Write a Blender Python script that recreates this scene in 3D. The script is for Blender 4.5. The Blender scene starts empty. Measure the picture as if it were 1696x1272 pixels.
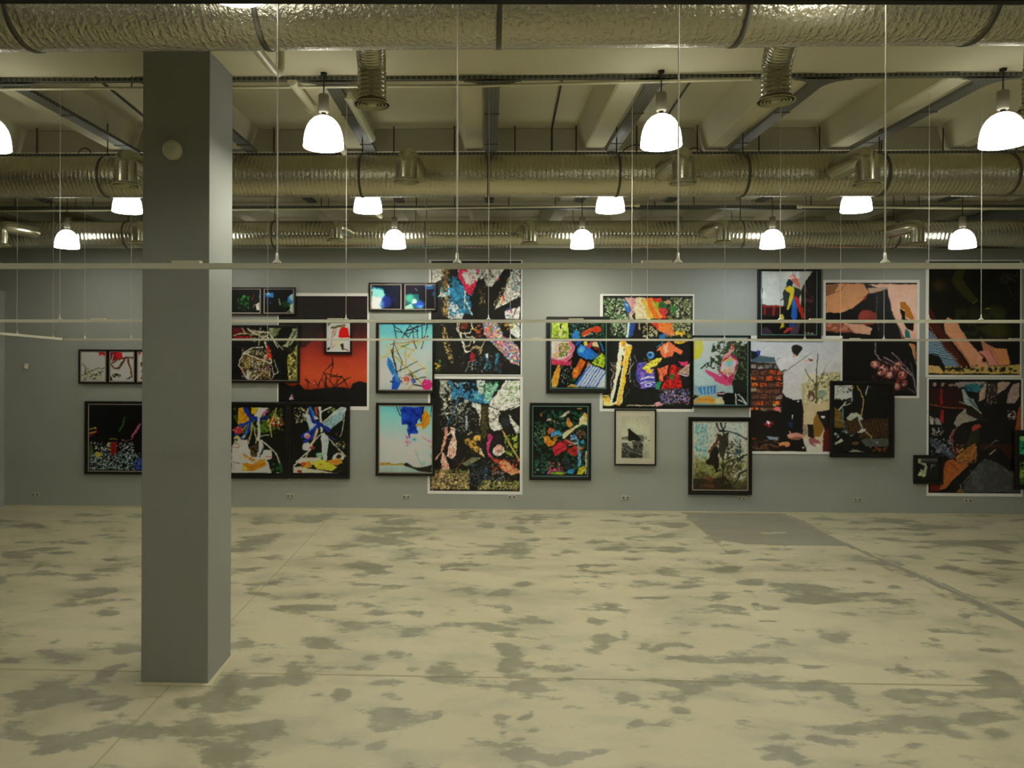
import bpy, math, random
import numpy as np
from mathutils import Matrix, Vector
C = bpy.context.scene.collection
S = bpy.context.scene

# ------------------------------------------------------------------ camera, world, exposure
F = 1190.0; PPX, PPY = 775.0, 577.0; HC = 2.8
YAW = math.radians(1.45); ROLL = math.radians(0.2)
fw = Vector((-math.sin(YAW), math.cos(YAW), 0)); rt0 = Vector((math.cos(YAW), math.sin(YAW), 0)); up0 = Vector((0, 0, 1))
rt = rt0*math.cos(ROLL) + up0*math.sin(ROLL); up = up0*math.cos(ROLL) - rt0*math.sin(ROLL)
cd = bpy.data.cameras.new('camera'); cam = bpy.data.objects.new('camera', cd); C.objects.link(cam)
cd.sensor_fit = 'HORIZONTAL'; cd.sensor_width = 36; cd.lens = F/1696*36
cd.shift_x = (848-PPX)/1696; cd.shift_y = -(636-PPY)/1696
cd.clip_start = 0.05; cd.clip_end = 100
m = Matrix((rt, up, -fw)).transposed().to_4x4(); m.translation = (0, 0, HC); cam.matrix_world = m
S.camera = cam
S.view_settings.view_transform = 'Standard'; S.view_settings.look = 'None'
S.view_settings.exposure = 0.24; S.view_settings.gamma = 1.0
w = bpy.data.worlds.new('world'); S.world = w; w.use_nodes = True
w.node_tree.nodes['Background'].inputs[0].default_value = (0.5, 0.5, 0.4, 1)
w.node_tree.nodes['Background'].inputs[1].default_value = 0.02
S.cycles.max_bounces = 8; S.cycles.diffuse_bounces = 5; S.cycles.transparent_max_bounces = 12
S.cycles.sample_clamp_indirect = 6.0
LAMP_COLOR = (1.0, 0.98, 0.84); LAMP_POWER = 50.0; SHADE_EMIT = 4.6

def ray(px, py): return rt*((px-PPX)/F) + up*((PPY-py)/F) + fw
def at_y(px, py, Y):
    d = ray(px, py); t = Y/d.y; return Vector((d.x*t, Y, HC+d.z*t))
def at_z(px, py, Z):
    d = ray(px, py); t = (Z-HC)/d.z; return Vector((d.x*t, d.y*t, Z))
def proj(X, Y, Z):      # numpy arrays to pixel
    vx, vy, vz = X, Y, Z-HC
    a = vx*rt.x+vy*rt.y+vz*rt.z; b = vx*up.x+vy*up.y+vz*up.z; c = vx*fw.x+vy*fw.y+vz*fw.z
    return PPX+F*a/c, PPY-F*b/c, c
def wx(px, Y, py=577): return at_y(px, py, Y).x
WY = 12.43              # the exhibition wall
R = random.Random(7)

# ------------------------------------------------------------------ materials
def lin(c):
    if isinstance(c, str):
        c = c.lstrip('#'); c = [int(c[i:i+2], 16)/255 for i in (0, 2, 4)]
    return [x/12.92 if x <= .04045 else ((x+.055)/1.055)**2.4 for x in c]
class NT:
    def __init__(s, name):
        s.m = bpy.data.materials.new(name); s.m.use_nodes = True; s.t = s.m.node_tree
        s.b = s.t.nodes['Principled BSDF']; s.out = s.t.nodes['Material Output']
    def n(s, typ, ins=None, **kw):
        o = s.t.nodes.new(typ)
        for k, v in kw.items(): setattr(o, k, v)
        for k, v in (ins or {}).items():
            if isinstance(v, bpy.types.NodeSocket): s.t.links.new(v, o.inputs[k])
            else: o.inputs[k].default_value = v
        return o
    def l(s, a, b): s.t.links.new(a, b)
    def math(s, op, a, b=0.0, c=None):
        i = {0: a, 1: b}
        if c is not None: i[2] = c
        return s.n('ShaderNodeMath', i, operation=op).outputs[0]
    def mix(s, f, a, b):
        o = s.n('ShaderNodeMix', data_type='RGBA')
        for k, v in ((0, f), (6, a), (7, b)):
            if isinstance(v, bpy.types.NodeSocket): s.l(v, o.inputs[k])
            else: o.inputs[k].default_value = v if k == 0 else (*v, 1)
        return o.outputs[2]
    def obj(s): return s.n('ShaderNodeTexCoord').outputs['Object']
    def noise(s, scale, detail=3, vec=None, rough=.55, stretch=None):
        v = vec or s.obj()
        if stretch: v = s.n('ShaderNodeMapping', {'Vector': v, 'Scale': stretch}).outputs[0]
        return s.n('ShaderNodeTexNoise', {'Vector': v, 'Scale': scale, 'Detail': detail, 'Roughness': rough}).outputs[0]
def simple(name, col, rough=.6, metal=0.0, var=.08, nscale=6, bump=0.0, bscale=60, spec=None):
    t = NT(name); c = lin(col); n = t.noise(nscale, 4)
    t.l(t.mix(n, [x*(1-var) for x in c], [min(1, x*(1+var)) for x in c]), t.b.inputs['Base Color'])
    t.b.inputs['Roughness'].default_value = rough; t.b.inputs['Metallic'].default_value = metal
    if spec is not None: t.b.inputs['Specular IOR Level'].default_value = spec
    if bump:
        b = t.n('ShaderNodeBump', {'Strength': bump, 'Distance': .01, 'Height': t.noise(bscale, 4)}); t.l(b.outputs[0], t.b.inputs['Normal'])
    return t.m
def foil(name, col, rough, ribs=0.0, pitch=.06, crinkle=.5, var=.22, rv=.12):
    t = NT(name); c = lin(col); o = t.obj()
    big = t.noise(3.0, 5, o, .7, (1, 2, 2))
    t.l(t.mix(big, [x*(1-var*1.2) for x in c], [min(1, x*(1+var*.6)) for x in c]), t.b.inputs['Base Color'])
    t.b.inputs['Metallic'].default_value = .92
    r2 = t.math('ADD', t.math('MULTIPLY', t.noise(9, 4, o), rv), rough-rv/2); t.l(r2, t.b.inputs['Roughness'])
    v = t.n('ShaderNodeTexVoronoi', {'Vector': o, 'Scale': 14.0}, feature='DISTANCE_TO_EDGE').outputs[0]
    h = t.noise(34, 4, o, .55, (1.3, 1, 1))
    if ribs:
        sx = t.n('ShaderNodeSeparateXYZ', {0: o}).outputs[0]
        wv = t.math('POWER', t.math('ABSOLUTE', t.math('SINE', t.math('MULTIPLY', sx, math.pi/pitch))), 6.0)
        h = t.math('ADD', t.math('MULTIPLY', h, crinkle), t.math('MULTIPLY', wv, ribs))
    else: h = t.math('MULTIPLY', h, crinkle)
    b = t.n('ShaderNodeBump', {'Strength': .8, 'Distance': .006, 'Height': h}); t.l(b.outputs[0], t.b.inputs['Normal'])
    return t.m
def slotted(name, axis):
    t = NT(name); o = t.n('ShaderNodeSeparateXYZ', {0: t.obj()}); L = o.outputs[axis]; W = o.outputs[1-axis]
    a = t.math('GREATER_THAN', t.math('FRACT', t.math('MULTIPLY', L, 20.0)), .5)
    b = t.math('GREATER_THAN', t.math('FRACT', t.math('MULTIPLY', W, 26.0)), .55)
    f = t.math('MULTIPLY', a, b)
    t.l(t.mix(t.math('MULTIPLY', f, .6), lin('#74766c'), lin('#2c2b20')), t.b.inputs['Base Color'])
    t.b.inputs['Metallic'].default_value = .55; t.b.inputs['Roughness'].default_value = .48
    return t.m
M = {}
M['wall'] = simple('grey_wall_paint', '#9a9e96', .62, var=.03, nscale=1.2, bump=.06, bscale=90)
M['pillar'] = simple('grey_pillar_paint', '#8c8f88', .5, var=.04, nscale=2, bump=.05, bscale=60)
M['ceiling'] = simple('cream_ceiling_paint', '#c6c0a0', .8, var=.05, nscale=2, bump=.08, bscale=25)
M['foil'] = foil('crinkled_duct_foil', '#c4bfa8', .26, ribs=.5, pitch=.05, crinkle=3.8, var=.07, rv=.06)
M['foil2'] = foil('taped_duct_foil', '#c4bea2', .22, ribs=.5, pitch=.05, crinkle=1.7, var=.08, rv=.06)
M['spiral'] = foil('ribbed_spiral_duct', '#c2bfaa', .22, ribs=.0, pitch=.06, crinkle=.06, var=.1)
M['elbow'] = foil('bare_metal_elbow', '#c8c4aa', .22, crinkle=.12)
M['flex'] = foil('flexible_foil_hose', '#b9b49a', .24, crinkle=.5)
M['strap'] = simple('dull_metal_strap', '#5c5b4c', .5, .6)
M['tray_y'] = slotted('slotted_tray_metal', 1); M['tray_x'] = slotted('slotted_tray_metal_across', 0)
M['grille'] = simple('cream_grille', '#b9b48e', .5)
M['dark'] = simple('dark_gap', '#191812', .7)
M['pipe'] = simple('cream_pipe_paint', '#d2ccaa', .35)
M['rod'] = simple('dark_rod', '#3a382c', .5, .3)
M['track'] = simple('white_track_enamel', '#cfcdb8', .4)
M['unlittrack'] = simple('unlit_track_black', '#0c0c0a', .6, spec=.2)  # white rail's unlit underside: its shade is put into this black
M['wire'] = simple('pale_wire', '#c5c4b4', .35, .2)
M['holder'] = simple('grey_lamp_holder', '#8b8672', .5)
M['cord'] = simple('dark_cord', '#2c2a20', .6)
M['plastic'] = simple('cream_plastic', '#d2cfb4', .45)
M['red'] = simple('red_dot', '#c03020', .4)
M['socket'] = simple('grey_socket_plastic', '#b9b8a6', .45); M['socket2'] = simple('socket_inset', '#6d6d60', .5)
M['frame'] = simple('black_frame_lacquer', '#15130f', .35, var=.2, spec=.4)
M['mat'] = simple('black_mount_board', '#1d1b18', .7, spec=.2)
M['cream_mat'] = simple('cream_mount_board', '#ebe5cf', .8, var=.02)
M['fillet'] = simple('pale_fillet', '#c9b9a6', .6)
M['tealfillet'] = simple('teal_fillet', '#6f9c98', .6)
M['paper'] = simple('white_print_paper', '#e9e8e2', .6, var=.02)
t = NT('floor_mortar_line'); t.b.inputs['Base Color'].default_value = (*lin('#bdb595'), 1); t.b.inputs['Roughness'].default_value = .8; M['mortar'] = t.m
t = NT('lit_opal_shade'); e = t.b
e.inputs['Base Color'].default_value = (.9, .9, .88, 1); e.inputs['Emission Color'].default_value = (1, .99, .93, 1); e.inputs['Emission Strength'].default_value = SHADE_EMIT
fn = t.n('ShaderNodeTexNoise', {'Scale': 3.0}); M['shade'] = t.m
# glass: a clear coat that mirrors a little
t = NT('picture_glass'); fr = t.n('ShaderNodeFresnel', {'IOR': 1.42})
gl = t.n('ShaderNodeBsdfGlossy', {'Color': (1, 1, 1, 1), 'Roughness': .015}); tr = t.n('ShaderNodeBsdfTransparent')
fk = t.math('MULTIPLY', fr.outputs[0], .65)
mx = t.n('ShaderNodeMixShader', {0: fk, 1: tr.outputs[0], 2: gl.outputs[0]}); t.l(mx.outputs[0], t.out.inputs[0]); M['glass'] = t.m
def printmat(name, rough, spec):
    t = NT(name); a = t.n('ShaderNodeAttribute', attribute_name='ink'); t.l(a.outputs[0], t.b.inputs['Base Color'])
    t.b.inputs['Roughness'].default_value = rough; t.b.inputs['Specular IOR Level'].default_value = spec; return t.m
M['print'] = printmat('printed_photograph', .5, .15); M['satin'] = printmat('satin_wall_print', .38, .3)
# floor
t = NT('worn_concrete_floor'); o = t.obj()
at = t.n('ShaderNodeAttribute', attribute_name='wear'); sp = t.n('ShaderNodeSeparateColor', {0: at.outputs[0]})
n1 = t.noise(3.4, 9, o, .66, (.5, 1.0, 1)); n2 = t.noise(.7, 3, o, .5)
n3 = t.noise(1.3, 4, o, .5, (.7, 1.0, 1))
mm = t.math('ADD', t.math('ADD', sp.outputs[0], t.math('MULTIPLY', t.math('SUBTRACT', n1, .5), 2.2)), t.math('MULTIPLY', t.math('SUBTRACT', n3, .5), 1.0))
fac = t.n('ShaderNodeMapRange', {0: mm, 1: .44, 2: .64}, interpolation_type='SMOOTHSTEP').outputs[0]
fac = t.math('MULTIPLY', fac, t.math('ADD', t.math('MULTIPLY', t.noise(5, 5, o), .7), .45))
base = t.mix(n2, lin('#b3ac8c'), lin('#c0b99a')); base = t.mix(t.math('MULTIPLY', t.noise(60, 3, o), .18), base, lin('#a89f7e'))
grey = t.mix(t.noise(8, 6, o), lin('#6b6a56'), lin('#85836e'))
cl = t.n('ShaderNodeMapRange', {0: t.math('ADD', t.noise(1.9, 7, o, .6, (.6, 1, 1)), t.math('MULTIPLY', sp.outputs[0], .25)), 1: .56, 2: .78}).outputs[0]
base = t.mix(t.math('MULTIPLY', cl, .6), base, lin('#8f8c75'))
c1 = t.mix(fac, base, grey)
pf = t.n('ShaderNodeMapRange', {0: t.math('ADD', sp.outputs[1], t.math('MULTIPLY', t.math('SUBTRACT', t.noise(7, 5, o), .5), .12)), 1: .45, 2: .55}).outputs[0]
c2 = t.mix(pf, c1, t.mix(t.noise(1.5, 6, o, .6, (.4, 3, 1)), lin('#777565'), lin('#98957f')))
t.l(c2, t.b.inputs['Base Color'])
t.l(t.math('ADD', t.math('MULTIPLY', fac, -.12), .52), t.b.inputs['Roughness'])
bb = t.n('ShaderNodeBump', {'Strength': .12, 'Distance': .01, 'Height': t.noise(40, 6, o)}); t.l(bb.outputs[0], t.b.inputs['Normal'])
M['floor'] = t.m

# ------------------------------------------------------------------ mesh helpers
def root_loc(o):
    while o.parent: o = o.parent
    return o.location.copy()
def props(o, label=None, cat=None, group=None, kind=None):
    for k, v in (('label', label), ('category', cat), ('group', group), ('kind', kind)):
        if v: o[k] = v
    return o
def thing(name, loc, label, cat, group=None):
    o = bpy.data.objects.new(name, None); C.objects.link(o); o.location = loc; o.empty_display_size = .1
    return props(o, label, cat, group)
class MB:
    def __init__(s): s.v = []; s.f = []; s.sm = []
    def add(s, v, f, smooth=False):
        k = len(s.v); s.v += [tuple(x) for x in v]; s.f += [tuple(i+k for i in q) for q in f]; s.sm += [smooth]*len(f); return s
    def box(s, a, b):
        x0, y0, z0 = a; x1, y1, z1 = b
        return s.add([(x0,y0,z0),(x1,y0,z0),(x1,y1,z0),(x0,y1,z0),(x0,y0,z1),(x1,y0,z1),(x1,y1,z1),(x0,y1,z1)],
                     [(0,3,2,1),(4,5,6,7),(0,1,5,4),(1,2,6,5),(2,3,7,6),(3,0,4,7)])
    def prism(s, pts, vec):     # polygon (list of 3D) swept by vec
        n = len(pts); vec = Vector(vec); a = [Vector(p) for p in pts]; b = [p+vec for p in a]
        return s.add(a+b, [tuple(range(n))[::-1], tuple(range(n, 2*n))]+[(i, (i+1) % n, n+(i+1) % n, n+i) for i in range(n)])
    def tube(s, path, rad, n=12, cap=True, smooth=True):
        P = [Vector(p) for p in path]; k = len(P); rs = rad if isinstance(rad, (list, tuple)) else [rad]*k
        V = []; Fc = []; prev = None
        for i in range(k):
            d = (P[min(i+1, k-1)]-P[max(i-1, 0)]).normalized()
            if prev is None:
                ref = Vector((0, 0, 1)) if abs(d.z) < .9 else Vector((0, 1, 0)); u = d.cross(ref).normalized()
            else: u = (prev - d*prev.dot(d)).normalized()
            prev = u; v = d.cross(u)
            for j in range(n):
                a = 2*math.pi*j/n; V.append(P[i]+(u*math.cos(a)+v*math.sin(a))*rs[i])
        for i in range(k-1):
            for j in range(n): Fc.append((i*n+j, i*n+(j+1) % n, (i+1)*n+(j+1) % n, (i+1)*n+j))
        s.add(V, Fc, smooth)
        if cap: s.add(V[:n], [tuple(range(n))[::-1]]); s.add(V[-n:], [tuple(range(n))])
        return s
    def lathe(s, prof, c, n=32, axis='z', smooth=True):
        V = []; Fc = []; c = Vector(c)
        for r, h in prof:
            for j in range(n):
                a = 2*math.pi*j/n
                V.append(c+(Vector((r*math.cos(a), r*math.sin(a), h)) if axis == 'z' else Vector((r*math.cos(a), h, r*math.sin(a)))))
        for i in range(len(prof)-1):
            for j in range(n): Fc.append((i*n+j, i*n+(j+1) % n, (i+1)*n+(j+1) % n, (i+1)*n+j))
        return s.add(V, Fc, smooth)
    def build(s, name, mat, parent=None, bevel=0.0):
        loc = root_loc(parent) if parent else Vector((0, 0, 0))
        me = bpy.data.meshes.new(name); me.from_pydata([tuple(Vector(v)-loc) for v in s.v], [], s.f); me.validate()
        if len(me.polygons) == len(s.sm): me.polygons.foreach_set('use_smooth', s.sm)
        o = bpy.data.objects.new(name, me); C.objects.link(o); me.materials.append(mat); o.parent = parent
        if bevel:
            b = o.modifiers.new('bevel', 'BEVEL'); b.width = bevel; b.segments = 2; b.limit_method = 'ANGLE'
        me.update(); return o
def struct(o): o['kind'] = 'structure'; return o
def copy_tree(o, loc, label=None, group=None):
    c = o.copy(); C.objects.link(c); c.location = loc
    if label: c['label'] = label
    if group: c['group'] = group
    for ch in list(o.children):
        d = ch.copy(); C.objects.link(d); d.parent = c
        for g in list(ch.children):
            e = g.copy(); C.objects.link(e); e.parent = d
    return c

# ------------------------------------------------------------------ room shell
Z = lambda r: HC+r
# floor: fine where the photo looks, coarse elsewhere; stains mapped on it
def ss(a): a = np.clip(a, 0, 1); return a*a*(3-2*a)
mask = np.zeros((520, 1760)); patch = np.zeros((520, 1760))          # rows are y 780..1300, columns x -30..1730
yy, xx = np.mgrid[780:1300, -30:1730].astype(float)
def blob(cx, cy, rx, ry, rot=0, s=.62):
    a = math.radians(rot); dx, dy = xx-cx, yy-cy
    u = (dx*math.cos(a)+dy*math.sin(a))/rx; v = (-dx*math.sin(a)+dy*math.cos(a))/ry
    np.maximum(mask, s*ss(1.35-np.sqrt(u*u+v*v)), out=mask)
K = 2.695
F1 = '430,405,110,30,-15 390,490,90,25,-8 240,540,110,25,-20 470,625,150,22 250,775,150,30 180,760,70,20 510,560,70,22 190,295,70,10 380,270,30,7 270,315,40,8 500,290,90,20,-20 40,435,50,20 215,705,50,18,-20 560,730,80,30 200,900,110,45 100,960,110,60 330,930,180,30,-15 450,850,80,25,-30 500,965,80,30 150,1060,110,50 430,1110,120,30,-15 700,1100,60,40 260,1180,140,50 860,990,60,35 1100,690,45,35 1130,800,60,30 1040,880,80,60,-40 1100,1080,240,170 1320,860,70,50 1450,690,90,35 1390,760,40,25 1280,545,80,25 1290,500,120,25 1400,430,70,30 1400,560,220,15 1130,380,90,10 1150,490,50,15 1230,320,100,20 1100,280,70,40 1200,165,70,15 1330,175,100,25 1430,150,90,12 1440,305,40,15 1590,240,50,20 1160,870,60,20 1480,920,60,40 470,215,50,8 400,140,120,10 80,190,60,8 60,330,100,9,-5 180,370,50,12,-25 70,490,60,8,-15 560,520,50,12'
F2 = '160,190,170,45 230,300,110,25 80,260,90,20 200,430,60,12 60,370,100,12 120,475,80,14 320,400,20,30 540,185,45,25 690,200,70,12 720,165,40,14 800,165,30,22 890,150,100,6 890,180,30,10 640,270,110,20 650,300,120,20 400,385,50,10 710,450,80,9 610,490,50,25 620,540,30,30 500,475,60,10 1000,450,50,5 960,375,30,18 900,300,40,8 920,250,60,16 1050,250,80,18 1130,290,80,20 1250,310,60,15 1080,170,60,8 1380,185,60,12 1230,150,50,5 100,570,70,15 230,590,50,20 390,585,40,18 210,670,30,10 180,690,40,6 200,790,45,50 130,750,60,25 30,750,40,25 110,860,110,30 120,950,40,30 50,1030,60,30 350,840,85,65 640,740,85,50 600,800,50,45 830,725,80,25 640,840,60,15 1040,620,40,30 1060,700,50,60 1170,600,45,30 1140,570,25,12 1160,670,30,25 800,610,80,15 630,615,50,8 900,885,60,12 680,885,40,14 620,1030,40,45 615,1105,30,12 690,1125,40,12 700,1000,22,14 310,1040,25,20 1260,745,40,20 1330,760,50,20 1420,740,80,8 1540,790,90,16 1170,950,70,45 1040,935,70,10 1450,880,180,35 1500,960,180,50 1500,1080,110,35 1210,1090,40,25 1010,1170,50,25 920,1190,60,40 700,1220,70,40 820,1230,100,25 1270,1250,90,25 1550,1250,50,20 30,1180,40,40 1550,380,60,20 1380,400,60,20 1290,450,70,18 1440,460,60,12 1520,250,60,20 1400,300,90,15 1560,520,50,15 1480,565,40,5 1410,610,30,10 1580,650,40,15 1320,515,60,7'
F3 = '400,520,50,25,40 350,440,70,30 250,380,80,20 300,300,60,8 700,310,70,20 560,375,80,20 850,380,30,10 650,470,180,40 700,510,150,25 900,490,150,12 930,435,40,10 1030,455,50,10 470,610,60,10 300,640,80,20 690,675,50,12 780,690,60,25 1220,700,50,20,15 1200,662,20,6 640,805,100,14 280,790,130,14 745,855,30,10 1130,798,15,7 1030,820,25,12 550,880,200,35 250,900,160,35 800,930,120,40,30 500,980,220,30 100,1060,100,30 420,1080,60,40 700,1095,120,22 1060,1065,60,20 1180,1085,60,30 1100,930,180,45 1300,960,180,50 1500,900,100,60,25 1400,1050,180,40 1010,1180,130,25 720,1170,80,20 540,1170,90,15 530,1240,90,15 640,1250,100,15 1300,1150,80,25,15 1500,1150,100,40 1500,760,60,18 1370,620,50,15 1130,400,90,20,30 1050,370,60,15,25 1250,480,90,15,30 1400,540,90,12,25 1200,190,180,20 1400,270,180,25 1000,165,120,12 880,180,60,10 980,210,60,8 1300,380,70,15 1380,350,60,10 1500,350,80,10 1450,400,80,15 950,310,70,10,20 1590,170,60,10 720,165,60,8'
for ox, txt in ((0, F1), (600, F2), (1096, F3)):
    for q in txt.split():
        q = [float(a) for a in q.split(',')]; blob(ox+q[0]/K, 800+q[1]/K, q[2]/K, q[3]/K, q[4] if len(q) > 4 else 0)
def inpoly(px, py, pts):
    r = np.zeros(px.shape, bool); n = len(pts)
    for i in range(n):
        x0, y0 = pts[i]; x1, y1 = pts[(i+1) % n]
        if y0 == y1: continue
        c = ((y0 > py) != (y1 > py)) & (px < (x1-x0)*(py-y0)/(y1-y0)+x0); r ^= c
    return r
patch[inpoly(xx, yy, [(1124, 843), (1150, 866), (1172, 884), (1182, 893), (1240, 901), (1330, 904), (1400, 903), (1450, 925), (1560, 975), (1700, 1042), (1700, 1030), (1560, 965), (1450, 921), (1372, 886), (1338, 866), (1281, 843)])] = 1
patch[inpoly(xx, yy, [(1258, 882), (1300, 880), (1302, 882), (1262, 884)])] = 0
xs = np.concatenate([np.linspace(-12, -9.2, 8), np.arange(-9, 8.5, .045), np.linspace(8.6, 9.5, 4)])
ys = np.concatenate([np.linspace(-5, 4.2, 20), np.arange(4.4, 12.5, .04), np.linspace(12.7, 16, 6)])
GX, GY = np.meshgrid(xs, ys); ny, nx = GX.shape
pxx, pyy, dep = proj(GX, GY, np.zeros_like(GX))
ok = (dep > 1) & (pxx > -60) & (pxx < 1728) & (pyy > 781) & (pyy < 1298)
def wn(x, y, sd):
    r_ = np.random.RandomState(sd); s_ = 0
    for i in range(4):
        f = 1.6*2**i; a_ = r_.uniform(0, 6.28, 3); s_ = s_+np.sin(x*f*1.1+a_[0]+1.7*np.sin(y*f*.9+a_[1]))*np.cos(y*f+a_[2]+1.3*np.sin(x*f*.7))*.6**i
    return s_
WXG = GX+.10*wn(GX, GY, 3); WYG = GY+.10*wn(GX, GY, 4)
pxx, pyy, _d = proj(WXG, WYG, np.zeros_like(GX))
ix = np.clip((pxx+30).astype(int), 0, 1759); iy = np.clip((pyy-780).astype(int), 0, 519)
col = np.zeros((ny, nx, 4)); col[..., 3] = 1; col[..., 0] = np.where(ok, .345+.48*mask[iy, ix], .40)
px2, py2, _d = proj(GX, GY, np.zeros_like(GX)); col[..., 1] = np.where(ok, patch[np.clip((py2-780).astype(int), 0, 519), np.clip((px2+30).astype(int), 0, 1759)], 0)
def gridmesh(name, P, cols, mat, attr, parent=None):
    h, w_ = P.shape[:2]; loc = root_loc(parent) if parent else Vector((0, 0, 0))
    idx = np.arange(h*w_).reshape(h, w_)
    q = np.stack([idx[:-1, :-1], idx[:-1, 1:], idx[1:, 1:], idx[1:, :-1]], -1).reshape(-1, 4)
    me = bpy.data.meshes.new(name); me.vertices.add(h*w_); me.vertices.foreach_set('co', (P-np.array(loc)).reshape(-1).astype('f4'))
    me.loops.add(q.size); me.loops.foreach_set('vertex_index', q.reshape(-1).astype('i4'))
    me.polygons.add(len(q)); me.polygons.foreach_set('loop_start', np.arange(0, q.size, 4).astype('i4'))
    me.update(calc_edges=True)
    a = me.color_attributes.new(attr, 'FLOAT_COLOR', 'POINT'); a.data.foreach_set('color', cols.reshape(-1).astype('f4'))
    me.materials.append(mat); o = bpy.data.objects.new(name, me); C.objects.link(o); o.parent = parent; return o
struct(gridmesh('floor', np.stack([GX, GY, np.zeros_like(GX)], -1), col, M['floor'], 'wear'))
# saw-cut joints and mortar line: thin strips lying in the floor
def floorline(name, a, b, wd, mat, z=.002):
    a = Vector(a); b = Vector(b); d = (b-a).normalized(); n = Vector((-d.y, d.x, 0))*wd/2
    return MB().add([a-n+Vector((0,0,z)), b-n+Vector((0,0,z)), b+n+Vector((0,0,z)), a+n+Vector((0,0,z))], [(0, 1, 2, 3)])
JM = simple('floor_joint', '#9d9270', .7)
floorY = at_z(848, 1121, 0).y
for nm, a, b, wd, mt in (('trim_1', (-9, floorY+.02, 0), (8, floorY-.05, 0), .012, JM), ('trim_2', (-2.62, 2, 0), (-2.58, WY, 0), .012, JM),
                         ('trim_3', (3.34, 9.9, 0), (3.34, WY, 0), .012, JM)):
    struct(floorline(nm, a, b, wd, mt).build(nm, mt))
a = at_z(1281, 844.5, 0); b = at_z(1700, 1031, 0); struct(floorline('trim_4', a, b, .014, M['mortar']).build('trim_4', M['mortar']))
struct(MB().box((-12, WY-.03, 0), (9.5, WY, .016)).build('baseboard_back', M['mortar']))
# walls
struct(MB().box((-12, WY, 0), (9.5, WY+.16, Z(1.93))).build('wall_back', M['wall']))
LX = wx(8, WY)
struct(MB().box((LX-.15, 9.0, 0), (LX, WY, Z(.98))).build('wall_left', M['wall']))
struct(MB().box((-12.2, -5, 0), (-12, 16.2, 6)).build('wall_far_left', M['wall']))
struct(MB().box((9.5, -5, 0), (9.7, 16.2, 6)).build('wall_right', M['wall']))
struct(MB().box((-12, 16, 0), (9.5, 16.2, 6)).build('wall_far_back', M['wall']))
struct(MB().box((-12, -5.2, 0), (9.5, -5, 6)).build('wall_front', M['wall']))
# ceiling: slab, main beams across, joists between them
ceil = struct(MB().box((-12, -5, Z(2.76)), (9.5, 16, Z(2.96))).build('ceiling', M['ceiling']))
BE = [(-.5, .05), (2.4, 2.95), (5.93, 6.48), (9.02, 9.57), (12.1, 12.65), (15.1, 15.65)]
BE = [(-3.6, -3.05), (-.3, .25), (2.9, 3.45), (5.93, 6.48), (9.02, 9.57), (12.1, 12.65), (15.1, 15.65)]
for y0, y1 in BE: MB().box((-12, y0, Z(2.47)), (9.5, y1, Z(2.76))).build('beam', M['ceiling'], ceil, .01)
for (a0, a1), (b0, b1) in zip(BE[:-1], BE[1:]):
    if b0 < 2.8: continue
    for k in range(-7, 7):
        x = -.27+1.48*k
        if -12 < x < 9.2:
            # joist with a flared (haunched) profile and rounded ends against the beams
            pts = [(x-.10, a1, Z(2.76)), (x, a1, Z(2.48)), (x+.02, a1, Z(2.465)), (x+.22, a1, Z(2.465)), (x+.24, a1, Z(2.48)), (x+.34, a1, Z(2.76))]
            MB().prism(pts, (0, b0-a1, 0)).build('joist', M['ceiling'], ceil)

# ------------------------------------------------------------------ pillar
PY0, PY1 = 5.93, 6.47
pl = (at_y(238, 85, PY0).x+at_y(232, 1137, PY0).x)/2; pr = (at_y(350, 85, PY0).x+at_y(342, 1137, PY0).x)/2
p = MB().box((pl, PY0, 0), (pr, PY1, Z(2.47))).build('pillar', M['pillar'], None, .006)
props(p, 'square grey painted pillar standing on the floor in front of the picture wall', 'pillar')
sd = at_y(288, 250, PY0); t_ = thing('ceiling_alarm_sounder', sd, 'round cream alarm sounder fixed high on the front of the grey pillar', 'alarm')
t_.name = 'alarm_sounder'
MB().lathe([(0, 0), (.078, 0), (.082, -.012), (.080, -.045), (.066, -.062), (.062, -.064)], sd, 40, 'y').build('housing', M['plastic'], t_)
MB().lathe([(.062, -.064), (.060, -.067), (.03, -.069), (0, -.069)], sd, 40, 'y').build('cover', M['plastic'], t_)
MB().lathe([(.0, -.072), (.003, -.071), (.003, -.066)], sd, 10, 'y').build('indicator_light', M['red'], t_)

struct(MB().box((pl-.035, PY0-.05, 0), (pr+.05, PY0, .005)).box((pr, PY0, 0), (pr+.04, PY1+.03, .005)).build('trim_5', M['mortar']))
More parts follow.
